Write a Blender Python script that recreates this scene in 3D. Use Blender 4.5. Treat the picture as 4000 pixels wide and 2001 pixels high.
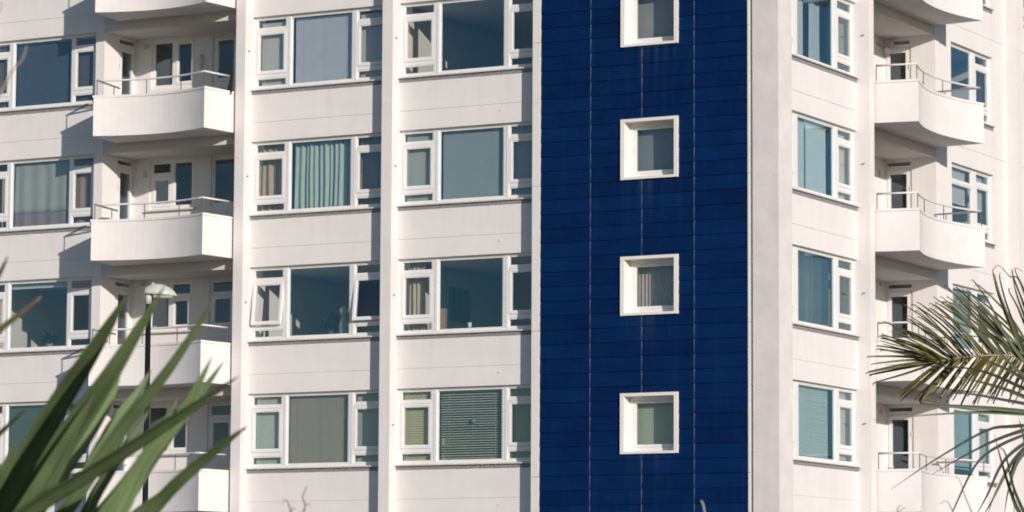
import bpy, bmesh, math, random
from mathutils import Vector, Matrix
random.seed(7)
for o in list(bpy.data.objects): bpy.data.objects.remove(o)
scene = bpy.context.scene
COL = scene.collection

# ------------------------------------------------------------------ camera
FPX, YAW, PITCH, ROLL = 13844.2, 0.5018, 0.10959, -0.005184      # pixels are of the 4000x2001 photograph
CAM = Vector((28.9185, -63.6893, 1.7))
fwd = Vector((-math.sin(YAW)*math.cos(PITCH), math.cos(YAW)*math.cos(PITCH), math.sin(PITCH)))
r0 = Vector((math.cos(YAW), math.sin(YAW), 0)); d0 = fwd.cross(r0)
right = math.cos(ROLL)*r0 + math.sin(ROLL)*d0
down = -math.sin(ROLL)*r0 + math.cos(ROLL)*d0
cd = bpy.data.cameras.new('camera'); cam = bpy.data.objects.new('camera', cd); COL.objects.link(cam)
cd.sensor_fit = 'HORIZONTAL'; cd.sensor_width = 36; cd.lens = FPX/4000*36
cd.clip_start = 0.5; cd.clip_end = 2000
cd.dof.use_dof = True; cd.dof.focus_distance = 29; cd.dof.aperture_fstop = 7.5
m = Matrix.Identity(4)
for i, v in enumerate((right, -down, -fwd)):
    for j in range(3): m[j][i] = v[j]
m.translation = CAM; cam.matrix_world = m
scene.camera = cam
scene.render.resolution_x, scene.render.resolution_y = 1024, 512

# ------------------------------------------------------------------ sky, sun, exposure
SUN_EL = math.radians(14.2)
SUN_V = Vector((0.819*math.cos(SUN_EL), -0.574*math.cos(SUN_EL), math.sin(SUN_EL)))   # towards the sun
w = bpy.data.worlds.new('World'); scene.world = w; w.use_nodes = True
nt = w.node_tree; nt.nodes.clear()
sky = nt.nodes.new('ShaderNodeTexSky'); sky.sky_type = 'NISHITA'; sky.sun_disc = False
sky.sun_elevation = SUN_EL; sky.sun_rotation = math.atan2(SUN_V.x, SUN_V.y)
sky.air_density = 1.0; sky.dust_density = 0.3; sky.ozone_density = 3.0
bg = nt.nodes.new('ShaderNodeBackground'); bg.inputs['Strength'].default_value = 0.10
wo = nt.nodes.new('ShaderNodeOutputWorld')
nt.links.new(sky.outputs[0], bg.inputs[0]); nt.links.new(bg.outputs[0], wo.inputs[0])
ld = bpy.data.lights.new('sun', 'SUN'); ld.energy = 4.35; ld.angle = math.radians(0.53); ld.color = (1.0, 0.895, 0.805)
sun = bpy.data.objects.new('sun', ld); COL.objects.link(sun)
sun.rotation_euler = SUN_V.to_track_quat('Z', 'Y').to_euler(); sun.location = (40, -40, 40)
scene.view_settings.view_transform = 'Standard'; scene.view_settings.look = 'None'
scene.view_settings.gamma = 1; scene.view_settings.exposure = 0.0
scene.view_settings.use_curve_mapping = False

# ------------------------------------------------------------------ materials
MATS = {}
def mat(name, col, rough=0.6, var=0.06, scale=3.0, bump=0.0, bscale=60.0, spec=0.5, metal=0.0, streak=0.0, trans=0.0, stretch=None, drip=0.0):
    """procedural material: a base colour with soft noise variation, vertical weather streaks and fine relief"""
    if name in MATS: return MATS[name]
    mt = bpy.data.materials.new(name); mt.use_nodes = True
    n = mt.node_tree; b = n.nodes['Principled BSDF']; L = n.links
    tc = n.nodes.new('ShaderNodeTexCoord')
    mp = n.nodes.new('ShaderNodeMapping'); L.new(tc.outputs['Object'], mp.inputs[0])
    if stretch: mp.inputs['Scale'].default_value = stretch
    no = n.nodes.new('ShaderNodeTexNoise'); no.inputs['Scale'].default_value = scale; no.inputs['Detail'].default_value = 6
    no.inputs['Roughness'].default_value = 0.62
    L.new(mp.outputs[0], no.inputs['Vector'])
    oi = n.nodes.new('ShaderNodeObjectInfo')
    rmp = n.nodes.new('ShaderNodeMapRange'); rmp.inputs[1].default_value = 0.3; rmp.inputs[2].default_value = 0.7
    rmp.inputs[3].default_value = 1-var; rmp.inputs[4].default_value = 1+var*0.6
    L.new(no.outputs[0], rmp.inputs[0])
    src = rmp.outputs[0]
    if streak:
        mp2 = n.nodes.new('ShaderNodeMapping'); mp2.inputs['Scale'].default_value = (2.6, 2.6, 0.35); L.new(tc.outputs['Object'], mp2.inputs[0])
        n2 = n.nodes.new('ShaderNodeTexNoise'); n2.inputs['Scale'].default_value = 1.0; n2.inputs['Detail'].default_value = 4
        L.new(mp2.outputs[0], n2.inputs['Vector'])
        r2 = n.nodes.new('ShaderNodeMapRange'); r2.inputs[1].default_value = 0.52; r2.inputs[2].default_value = 0.8
        r2.inputs[3].default_value = 1.0; r2.inputs[4].default_value = 1-streak; L.new(n2.outputs[0], r2.inputs[0])
        mu = n.nodes.new('ShaderNodeMath'); mu.operation = 'MULTIPLY'; L.new(src, mu.inputs[0]); L.new(r2.outputs[0], mu.inputs[1]); src = mu.outputs[0]
    if drip:      # rain marks that start under the sill and thin out downwards
        mp3 = n.nodes.new('ShaderNodeMapping'); mp3.inputs['Scale'].default_value = (5.5, 2, 0.5); L.new(tc.outputs['Object'], mp3.inputs[0])
        av = n.nodes.new('ShaderNodeVectorMath'); av.operation = 'ADD'; L.new(mp3.outputs[0], av.inputs[0])
        sc = n.nodes.new('ShaderNodeVectorMath'); sc.operation = 'SCALE'; sc.inputs[0].default_value = (37, 11, 5); L.new(oi.outputs['Random'], sc.inputs['Scale']); L.new(sc.outputs[0], av.inputs[1])
        n3 = n.nodes.new('ShaderNodeTexNoise'); n3.inputs['Scale'].default_value = 1.0; n3.inputs['Detail'].default_value = 3; L.new(av.outputs[0], n3.inputs['Vector'])
        r3 = n.nodes.new('ShaderNodeMapRange'); r3.inputs[1].default_value = 0.52; r3.inputs[2].default_value = 0.78; L.new(n3.outputs[0], r3.inputs[0])
        sz = n.nodes.new('ShaderNodeSeparateXYZ'); L.new(tc.outputs['Object'], sz.inputs[0])
        r4 = n.nodes.new('ShaderNodeMapRange'); r4.inputs[1].default_value = -0.75; r4.inputs[2].default_value = -0.085; r4.inputs[4].default_value = drip; L.new(sz.outputs[2], r4.inputs[0])
        m4 = n.nodes.new('ShaderNodeMath'); m4.operation = 'MULTIPLY'; L.new(r3.outputs[0], m4.inputs[0]); L.new(r4.outputs[0], m4.inputs[1])
        m5 = n.nodes.new('ShaderNodeMath'); m5.operation = 'SUBTRACT'; m5.inputs[0].default_value = 1; L.new(m4.outputs[0], m5.inputs[1])
        m6 = n.nodes.new('ShaderNodeMath'); m6.operation = 'MULTIPLY'; L.new(src, m6.inputs[0]); L.new(m5.outputs[0], m6.inputs[1]); src = m6.outputs[0]
    vm = n.nodes.new('ShaderNodeVectorMath'); vm.operation = 'SCALE'; vm.inputs[0].default_value = col
    L.new(src, vm.inputs['Scale']); L.new(vm.outputs[0], b.inputs['Base Color'])
    b.inputs['Roughness'].default_value = rough; b.inputs['Specular IOR Level'].default_value = spec; b.inputs['Metallic'].default_value = metal
    if bump:
        nb = n.nodes.new('ShaderNodeTexNoise'); nb.inputs['Scale'].default_value = bscale; nb.inputs['Detail'].default_value = 5
        L.new(tc.outputs['Object'], nb.inputs['Vector'])
        bp = n.nodes.new('ShaderNodeBump'); bp.inputs['Strength'].default_value = bump; bp.inputs['Distance'].default_value = 0.01
        L.new(nb.outputs[0], bp.inputs['Height']); L.new(bp.outputs[0], b.inputs['Normal'])
    if trans:
        out = n.nodes['Material Output']; tr = n.nodes.new('ShaderNodeBsdfTranslucent'); L.new(vm.outputs[0], tr.inputs[0])
        mx = n.nodes.new('ShaderNodeMixShader'); mx.inputs[0].default_value = trans
        L.new(b.outputs[0], mx.inputs[1]); L.new(tr.outputs[0], mx.inputs[2]); L.new(mx.outputs[0], out.inputs[0])
    MATS[name] = mt; return mt

RENDER = mat('painted_render', (0.725, 0.705, 0.695), 0.85, 0.05, 0.9, 0.16, 45, 0.2, streak=0.07)
SPAN = mat('spandrel_render', (0.725, 0.705, 0.695), 0.85, 0.05, 0.9, 0.16, 45, 0.2, streak=0.04, drip=0.08)
BALC = mat('balcony_render', (0.735, 0.715, 0.705), 0.85, 0.07, 1.1, 0.12, 45, 0.2)
FIN = mat('painted_concrete', (0.70, 0.675, 0.665), 0.85, 0.06, 0.8, 0.3, 30, 0.2, streak=0.08)
PIER = mat('weathered_concrete', (0.67, 0.64, 0.635), 0.88, 0.11, 1.4, 0.35, 25, 0.2, streak=0.10)
UPVC = mat('white_upvc', (0.74, 0.74, 0.73), 0.35, 0.03, 4, 0, 1, 0.5)
SILL = mat('painted_sill', (0.62, 0.60, 0.56), 0.7, 0.12, 6, 0.2, 60, 0.3)
TILE = mat('grey_sill_tile', (0.25, 0.25, 0.265), 0.8, 0.16, 12, 0.3, 80, 0.3)
TRIM = mat('white_metal_trim', (0.72, 0.70, 0.67), 0.5, 0.05, 2, 0, 1, 0.4, streak=0.06)
JOINT = mat('joint_strip', (0.15, 0.16, 0.22), 0.6, 0.1, 5)
SURR = mat('window_surround', (0.78, 0.75, 0.71), 0.45, 0.05, 3, 0, 1, 0.4)
DARKGAP = mat('dark_gap', (0.05, 0.05, 0.05), 0.9)
STEEL = mat('painted_rail', (0.74, 0.72, 0.70), 0.5, 0.12, 8)
POST = mat('grey_rail_post', (0.09, 0.085, 0.08), 0.6, 0.15, 8)
ROOM = mat('room_plaster', (0.62, 0.58, 0.50), 0.9, 0.04, 1)
ROOMC = mat('room_ceiling', (0.7, 0.69, 0.66), 0.9, 0.03, 1)
FLOORM = mat('room_carpet', (0.16, 0.12, 0.09), 0.95, 0.1, 3)
LCEIL = mat('loggia_ceiling', (0.62, 0.59, 0.55), 0.9, 0.06, 1)
VENT = mat('vent_plastic', (0.55, 0.50, 0.44), 0.6)

def blue_board():
    mt = bpy.data.materials.new('blue_cladding'); mt.use_nodes = True; n = mt.node_tree; L = n.links; b = n.nodes['Principled BSDF']
    tc = n.nodes.new('ShaderNodeTexCoord'); oi = n.nodes.new('ShaderNodeObjectInfo')
    geo = n.nodes.new('ShaderNodeNewGeometry')
    mp = n.nodes.new('ShaderNodeMapping'); mp.inputs['Scale'].default_value = (1.6, 1.6, 2.4); L.new(geo.outputs['Position'], mp.inputs[0])
    no = n.nodes.new('ShaderNodeTexNoise'); no.inputs['Scale'].default_value = 0.9; no.inputs['Detail'].default_value = 9; no.inputs['Roughness'].default_value = 0.7; L.new(mp.outputs[0], no.inputs[0])
    mixf = n.nodes.new('ShaderNodeMath'); mixf.operation = 'MULTIPLY_ADD'; L.new(oi.outputs['Random'], mixf.inputs[0]); mixf.inputs[1].default_value = 0.25
    L.new(no.outputs[0], mixf.inputs[2])
    cr = n.nodes.new('ShaderNodeValToRGB'); cr.color_ramp.elements[0].position = 0.25; cr.color_ramp.elements[1].position = 0.95
    cr.color_ramp.elements[0].color = (0.0001, 0.0075, 0.048, 1); cr.color_ramp.elements[1].color = (0.0003, 0.023, 0.098, 1)
    L.new(mixf.outputs[0], cr.inputs[0])
    # pale run-off streaks
    mp2 = n.nodes.new('ShaderNodeMapping'); mp2.inputs['Scale'].default_value = (9, 9, 0.5); L.new(geo.outputs['Position'], mp2.inputs[0])
    n2 = n.nodes.new('ShaderNodeTexNoise'); n2.inputs['Scale'].default_value = 1; n2.inputs['Detail'].default_value = 4; L.new(mp2.outputs[0], n2.inputs[0])
    r2 = n.nodes.new('ShaderNodeMapRange'); r2.inputs[1].default_value = 0.55; r2.inputs[2].default_value = 0.9; r2.inputs[4].default_value = 0.04; L.new(n2.outputs[0], r2.inputs[0])
    mx = n.nodes.new('ShaderNodeMix'); mx.data_type = 'RGBA'; L.new(r2.outputs[0], mx.inputs[0]); L.new(cr.outputs[0], mx.inputs[6]); mx.inputs[7].default_value = (0.12, 0.15, 0.26, 1)
    sx = n.nodes.new('ShaderNodeSeparateXYZ'); L.new(geo.outputs['Position'], sx.inputs[0])
    def M(op, a, b_=None, c_=None, clamp=False):
        q = n.nodes.new('ShaderNodeMath'); q.operation = op; q.use_clamp = clamp
        for i, v_ in enumerate((a, b_, c_)):
            if v_ is None: continue
            if isinstance(v_, (int, float)): q.inputs[i].default_value = v_
            else: L.new(v_, q.inputs[i])
        return q.outputs[0]
    below = M('MULTIPLY', M('SUBTRACT', 1.0, M('FRACT', M('DIVIDE', M('SUBTRACT', sx.outputs[2], 5.552), 2.766))), 2.766)   # run-off below each square window
    fade = M('POWER', 2.718, M('MULTIPLY', below, -2.6))
    inx = M('SUBTRACT', 1.0, M('MULTIPLY', M('ABSOLUTE', M('ADD', sx.outputs[0], 2.86)), 1.35), None, True)
    r3 = n.nodes.new('ShaderNodeMapRange'); r3.inputs[1].default_value = 0.40; r3.inputs[2].default_value = 0.75; L.new(n2.outputs[0], r3.inputs[0])
    stain = M('MULTIPLY', M('MULTIPLY', fade, inx), M('MULTIPLY', r3.outputs[0], 0.17))
    mx2 = n.nodes.new('ShaderNodeMix'); mx2.data_type = 'RGBA'; L.new(stain, mx2.inputs[0]); L.new(mx.outputs[2], mx2.inputs[6]); mx2.inputs[7].default_value = (0.16, 0.19, 0.26, 1)
    L.new(mx2.outputs[2], b.inputs['Base Color']); b.inputs['Roughness'].default_value = 0.5; b.inputs['Specular IOR Level'].default_value = 0.12
    nb = n.nodes.new('ShaderNodeTexNoise'); nb.inputs['Scale'].default_value = 90; L.new(geo.outputs['Position'], nb.inputs[0])
    bp = n.nodes.new('ShaderNodeBump'); bp.inputs['Strength'].default_value = 0.15; bp.inputs['Distance'].default_value = 0.01; L.new(nb.outputs[0], bp.inputs['Height']); L.new(bp.outputs[0], b.inputs['Normal'])
    return mt
BLUE = blue_board()

def glass_mat(name, tint, ior=1.55, rough=0.0, refl=(0.75, 0.9, 1)):
    mt = bpy.data.materials.new(name); mt.use_nodes = True; n = mt.node_tree; n.nodes.clear(); L = n.links
    out = n.nodes.new('ShaderNodeOutputMaterial'); mx = n.nodes.new('ShaderNodeMixShader')
    tr = n.nodes.new('ShaderNodeBsdfTransparent'); tr.inputs[0].default_value = (*tint, 1)
    gl = n.nodes.new('ShaderNodeBsdfGlossy'); gl.inputs['Roughness'].default_value = rough; gl.inputs[0].default_value = (*refl, 1)
    fr = n.nodes.new('ShaderNodeFresnel')
    ge = n.nodes.new('ShaderNodeNewGeometry'); mr = n.nodes.new('ShaderNodeMapRange')      # same reflectance on both faces of the sheet
    mr.inputs[3].default_value = ior; mr.inputs[4].default_value = 1/ior
    L.new(ge.outputs['Backfacing'], mr.inputs[0]); L.new(mr.outputs[0], fr.inputs[0])
    tc = n.nodes.new('ShaderNodeTexCoord'); nb = n.nodes.new('ShaderNodeTexNoise'); nb.inputs['Scale'].default_value = 1.3; nb.inputs['Detail'].default_value = 1
    L.new(tc.outputs['Object'], nb.inputs[0])
    bp = n.nodes.new('ShaderNodeBump'); bp.inputs['Strength'].default_value = 0.02; bp.inputs['Distance'].default_value = 0.05
    L.new(nb.outputs[0], bp.inputs['Height']); L.new(bp.outputs[0], gl.inputs['Normal'])
    L.new(fr.outputs[0], mx.inputs[0]); L.new(tr.outputs[0], mx.inputs[1]); L.new(gl.outputs[0], mx.inputs[2]); L.new(mx.outputs[0], out.inputs[0])
    return mt
GLASS = glass_mat('window_glass', (0.96, 0.965, 0.955), 1.7, refl=(0.6, 0.82, 1))  # reflection colour is blued in place of a bluer sky
GLASS_T = glass_mat('solar_glass', (0.925, 0.955, 0.962), 1.84, refl=(0.40, 0.76, 1))      # cooler glass for the wide fixed lights; sky blue put into the reflection colour

# ------------------------------------------------------------------ mesh helpers
class MB:
    """collects simple solids; build() links them as one mesh object"""
    def __init__(s): s.v = []; s.f = []
    def box(s, x0, x1, y0, y1, z0, z1):
        if x0 > x1: x0, x1 = x1, x0
        b = len(s.v)
        s.v += [(x0,y0,z0),(x1,y0,z0),(x1,y1,z0),(x0,y1,z0),(x0,y0,z1),(x1,y0,z1),(x1,y1,z1),(x0,y1,z1)]
        s.f += [tuple(b+i for i in q) for q in ((3,2,1,0),(4,5,6,7),(0,1,5,4),(1,2,6,5),(2,3,7,6),(3,0,4,7))]
        return s
    def hexa(s, pts):
        b = len(s.v); s.v += [tuple(p) for p in pts]
        s.f += [tuple(b+i for i in q) for q in ((3,2,1,0),(4,5,6,7),(0,1,5,4),(1,2,6,5),(2,3,7,6),(3,0,4,7))]
        return s
    def prism(s, poly, z0, z1):
        b = len(s.v); n = len(poly)
        s.v += [(p[0], p[1], z0) for p in poly] + [(p[0], p[1], z1) for p in poly]
        s.f.append(tuple(b+i for i in range(n-1, -1, -1))); s.f.append(tuple(b+n+i for i in range(n)))
        for i in range(n):
            j = (i+1) % n; s.f.append((b+i, b+j, b+n+j, b+n+i))
        return s
    def ribbon(s, outer, inner, z0, z1):
        """wall between two open polylines"""
        for i in range(len(outer)-1):
            a, b2, c, d = outer[i], outer[i+1], inner[i+1], inner[i]
            s.hexa([(*a,z0),(*b2,z0),(*c,z0),(*d,z0),(*a,z1),(*b2,z1),(*c,z1),(*d,z1)])
        return s
    def tube(s, path, rad, n=8):
        path = [Vector(p) for p in path]; b = len(s.v); k = len(path)
        rads = rad if isinstance(rad, (list, tuple)) else [rad]*k
        for i, p in enumerate(path):
            t = (path[min(i+1, k-1)]-path[max(i-1, 0)]).normalized()
            a = t.cross(Vector((0,0,1)))
            if a.length < 1e-3: a = t.cross(Vector((1,0,0)))
            a.normalize(); c = t.cross(a)
            for q in range(n):
                th = 2*math.pi*q/n; s.v.append(tuple(p+rads[i]*(math.cos(th)*a+math.sin(th)*c)))
        for i in range(k-1):
            for q in range(n):
                r = (q+1) % n; s.f.append((b+i*n+q, b+i*n+r, b+(i+1)*n+r, b+(i+1)*n+q))
        s.f.append(tuple(b+q for q in range(n-1, -1, -1))); s.f.append(tuple(b+(k-1)*n+q for q in range(n)))
        return s
    def lathe(s, prof, cx=0, cy=0, n=20):
        b = len(s.v)
        for r, z in prof:
            for q in range(n):
                th = 2*math.pi*q/n; s.v.append((cx+r*math.cos(th), cy+r*math.sin(th), z))
        for i in range(len(prof)-1):
            for q in range(n):
                r = (q+1) % n; s.f.append((b+i*n+q, b+i*n+r, b+(i+1)*n+r, b+(i+1)*n+q))
        s.f.append(tuple(b+q for q in range(n-1, -1, -1))); s.f.append(tuple(b+(len(prof)-1)*n+q for q in range(n)))
        return s
    def mesh(s, name, material=None, smooth=False):
        me = bpy.data.meshes.new(name); me.from_pydata(s.v, [], s.f)
        bm = bmesh.new(); bm.from_mesh(me); bmesh.ops.recalc_face_normals(bm, faces=bm.faces); bm.to_mesh(me); bm.free()
        if material: me.materials.append(material)
        if smooth:
            for p in me.polygons: p.use_smooth = True
        return me
    def build(s, name, material, parent=None, loc=(0,0,0), rot=0, smooth=False):
        return link(name, s.mesh(name, material, smooth), parent, loc, rot)
def link(name, me, parent=None, loc=(0,0,0), rot=0):
    o = bpy.data.objects.new(name, me); COL.objects.link(o); o.parent = parent; o.location = loc; o.rotation_euler = (0,0,rot)
    return o
def empty(name, loc=(0,0,0), parent=None, rot=0):
    return link(name, None, parent, loc, rot)
def tag(o, label, cat, group=None, kind=None):
    if label: o['label'] = label
    if cat: o['category'] = cat
    if group: o['group'] = group
    if kind: o['kind'] = kind
    return o
CACHE = {}
def cached(key, fn):
    if key not in CACHE: CACHE[key] = fn()
    return CACHE[key]

# ------------------------------------------------------------------ the ground
g = MB(); g.v = [(-600,-600,0),(600,-600,0),(600,600,0),(-600,600,0)]; g.f = [(0,1,2,3)]
LAWN = mat('lawn', (0.085, 0.092, 0.045), 0.95, 0.35, 0.8, 0.6, 30, 0.1)
tag(g.build('lawn', LAWN), None, None, kind='structure')
g = MB(); g.v = [(-70,-40,0.004),(45,-40,0.004),(45,70,0.004),(-70,70,0.004)]; g.f = [(0,1,2,3)]
tag(g.build('pavement', mat('paving', (0.20,0.18,0.165), 0.9, 0.12, 0.7, 0.4, 12, 0.2)), None, None, kind='structure')

# ------------------------------------------------------------------ the building
BLD = tag(empty('apartment_building'), 'white rendered apartment block with blue clad stair strip, curved balconies and white fins', 'building')
ROWS = range(-1, 5)
def ZK(k): return 13.635-2.735*k            # underside of the window sills of storey k (0 is the top row in view)
ROT = {'A': 0.0, 'B': math.pi/2}
def at(face, u, z): return (u, 0, z) if face == 'A' else (0, u, z)
DW = 0.28                                    # wall face behind the fin fronts
DF = 0.365                                   # window frame face
ROOF = ZK(-1)+1.627+0.6

# fins, end piers and trim run the full height
def fin(face, u0, u1, d0=0.0, d1=0.52, material=FIN, name='fin', z1=ROOF):
    o = MB().box(0, u1-u0, d0, d1, 0, z1).build(name, material, BLD, at(face, u0, 0), ROT[face]); return o
fin('A', -12.88, -12.64); fin('A', -9.185, -8.93); fin('A', -20.05, -19.83)
fin('B', 4.62, 4.88); fin('B', 13.42, 13.68)
MB().box(-0.566, 0, 0, 0.66, 0, ROOF).build('corner_pier', PIER, BLD)
# white trim left of the cladding, in three metre lengths
zj = [0, 2.138, 5.129, 8.118, 11.107, 14.10, 17.09, ROOF]
for a, b in zip(zj, zj[1:]):
    MB().box(-5.553, -5.372, -0.012, 0.50, a+0.004, b-0.004).build('trim_strip', TRIM, BLD)
MB().box(-5.54, -5.38, 0.01, 0.5, 0, ROOF).build('trim_core', DARKGAP, BLD)
for a, b in zip(zj, zj[1:]):
    MB().box(-0.672, -0.630, -0.006, 0.05, a+0.003, b-0.003).build('trim_strip', TRIM, BLD)
MB().box(-0.70, -0.566, 0.034, 0.3, 0, ROOF).build('shadow_gap', mat('gap_grey', (0.30,0.31,0.33), 0.8), BLD)

# spandrels, with the groove between upper and lower panel
def spandrel(face, u0, u1, k):
    W = u1-u0
    def mk():
        b = MB(); b.box(0, W, DW, 0.62, -1.108, -0.700).box(0, W, DW, 0.62, -0.692, -0.085).box(0.001, W-0.001, DW+0.012, 0.60, -0.70, -0.692)
        return b.mesh('spandrel_panel', SPAN)
    link('spandrel_panel', cached(('sp', W), mk), BLD, at(face, u0, ZK(k)), ROT[face])
BAYS = {'L': ('A', -19.83, -16.78), 'A1': ('A', -12.64, -9.185), 'A2': ('A', -8.93, -5.553), 'B1': ('B', 0.66, 4.62), 'B2': ('B', 9.97, 12.56), 'B3': ('B', 14.62, 17.6)}
for nm, (fc, u0, u1) in BAYS.items():
    a, b = (u0, 13.42) if nm == 'B2' else (13.68, 22.0) if nm == 'B3' else (u0, u1)
    if nm == 'L': pass
    for k in ROWS: spandrel(fc, a, b, k)
    MB().box(0, b-a, DW, 0.62, 0, ZK(4)-1.108).build('plinth_wall', RENDER, BLD, at(fc, a, 0), ROT[fc])
    MB().box(0, b-a, DW, 0.62, ZK(-1)+1.627, ROOF).build('parapet_wall', RENDER, BLD, at(fc, a, 0), ROT[fc])
for k in ROWS:   # full height wall either side of the far windows
    z0, z1 = ZK(k)-0.085, ZK(k)+1.627
    MB().box(0, 0.86, DW, 0.62, z0, z1).build('wall_panel', RENDER, BLD, at('B', 12.56, 0), ROT['B'])
    MB().box(0, 0.94, DW, 0.62, z0, z1).build('wall_panel', RENDER, BLD, at('B', 13.68, 0), ROT['B'])
    MB().box(0, 4.4, DW, 0.62, z0, z1).build('wall_panel', RENDER, BLD, at('B', 17.6, 0), ROT['B'])
MB().box(-26, -20.05, 0.05, 0.6, 0, ROOF).build('end_wall', RENDER, BLD)
# core of the building so that no light leaks through
MB().box(-26, -5.0, 6.0, 6.3, 0, ROOF).build('core_wall', ROOM, BLD)
MB().box(-6.3, -6.0, 6.3, 22, 0, ROOF).build('core_wall', ROOM, BLD)
MB().box(-26.2, -0.3, 0.35, 22, ROOF-0.25, ROOF-0.02).build('roof', mat('roof_felt', (0.12,0.12,0.12), 0.9), BLD)
MB().box(-26.2, -26, 0.05, 22, 0, ROOF-0.3).build('end_wall', RENDER, BLD)
MB().box(-26, -0.3, 21.8, 22, 0, ROOF-0.3).build('end_wall', RENDER, BLD)

# rooms behind the windows
def rooms(face, u0, u1, deep=5.2, d_in=0.58, sides=(1,1)):
    W = u1-u0
    for k in ROWS:
        def mk():
            b = MB(); b.box(0, W, deep, deep+0.1, -0.9, 1.75); 
            if sides[0]: b.box(-0.1, 0, d_in, deep, -0.9, 1.75)
            if sides[1]: b.box(W, W+0.1, d_in, deep, -0.9, 1.75)
            return b.mesh('room_wall', ROOM)
        link('room_wall', cached(('rw', W, deep, d_in, sides), mk), BLD, at(face, u0, ZK(k)), ROT[face])
        link('room_floor', cached(('rf', W, deep, d_in), lambda: MB().box(-.1, W+.1, d_in, deep, -1.0, -0.9).mesh('room_floor', FLOORM)), BLD, at(face, u0, ZK(k)), ROT[face])
        link('room_ceiling', cached(('rc', W, deep, d_in), lambda: MB().box(-.1, W+.1, 0.45, deep, 1.64, 1.735).mesh('room_ceiling', ROOMC)), BLD, at(face, u0, ZK(k)), ROT[face])
rooms('A', -19.75, -16.66, sides=(1,0)); rooms('A', -12.74, -9.06); rooms('A', -8.99, -5.45)
rooms('B', 0.62, 4.66, 4.2); rooms('B', 9.12, 12.7, 4.2, sides=(0,1)); rooms('B', 14.5, 17.7, 4.2)
rooms('A', -4.6, -0.9, 3.0, 0.36)

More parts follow.
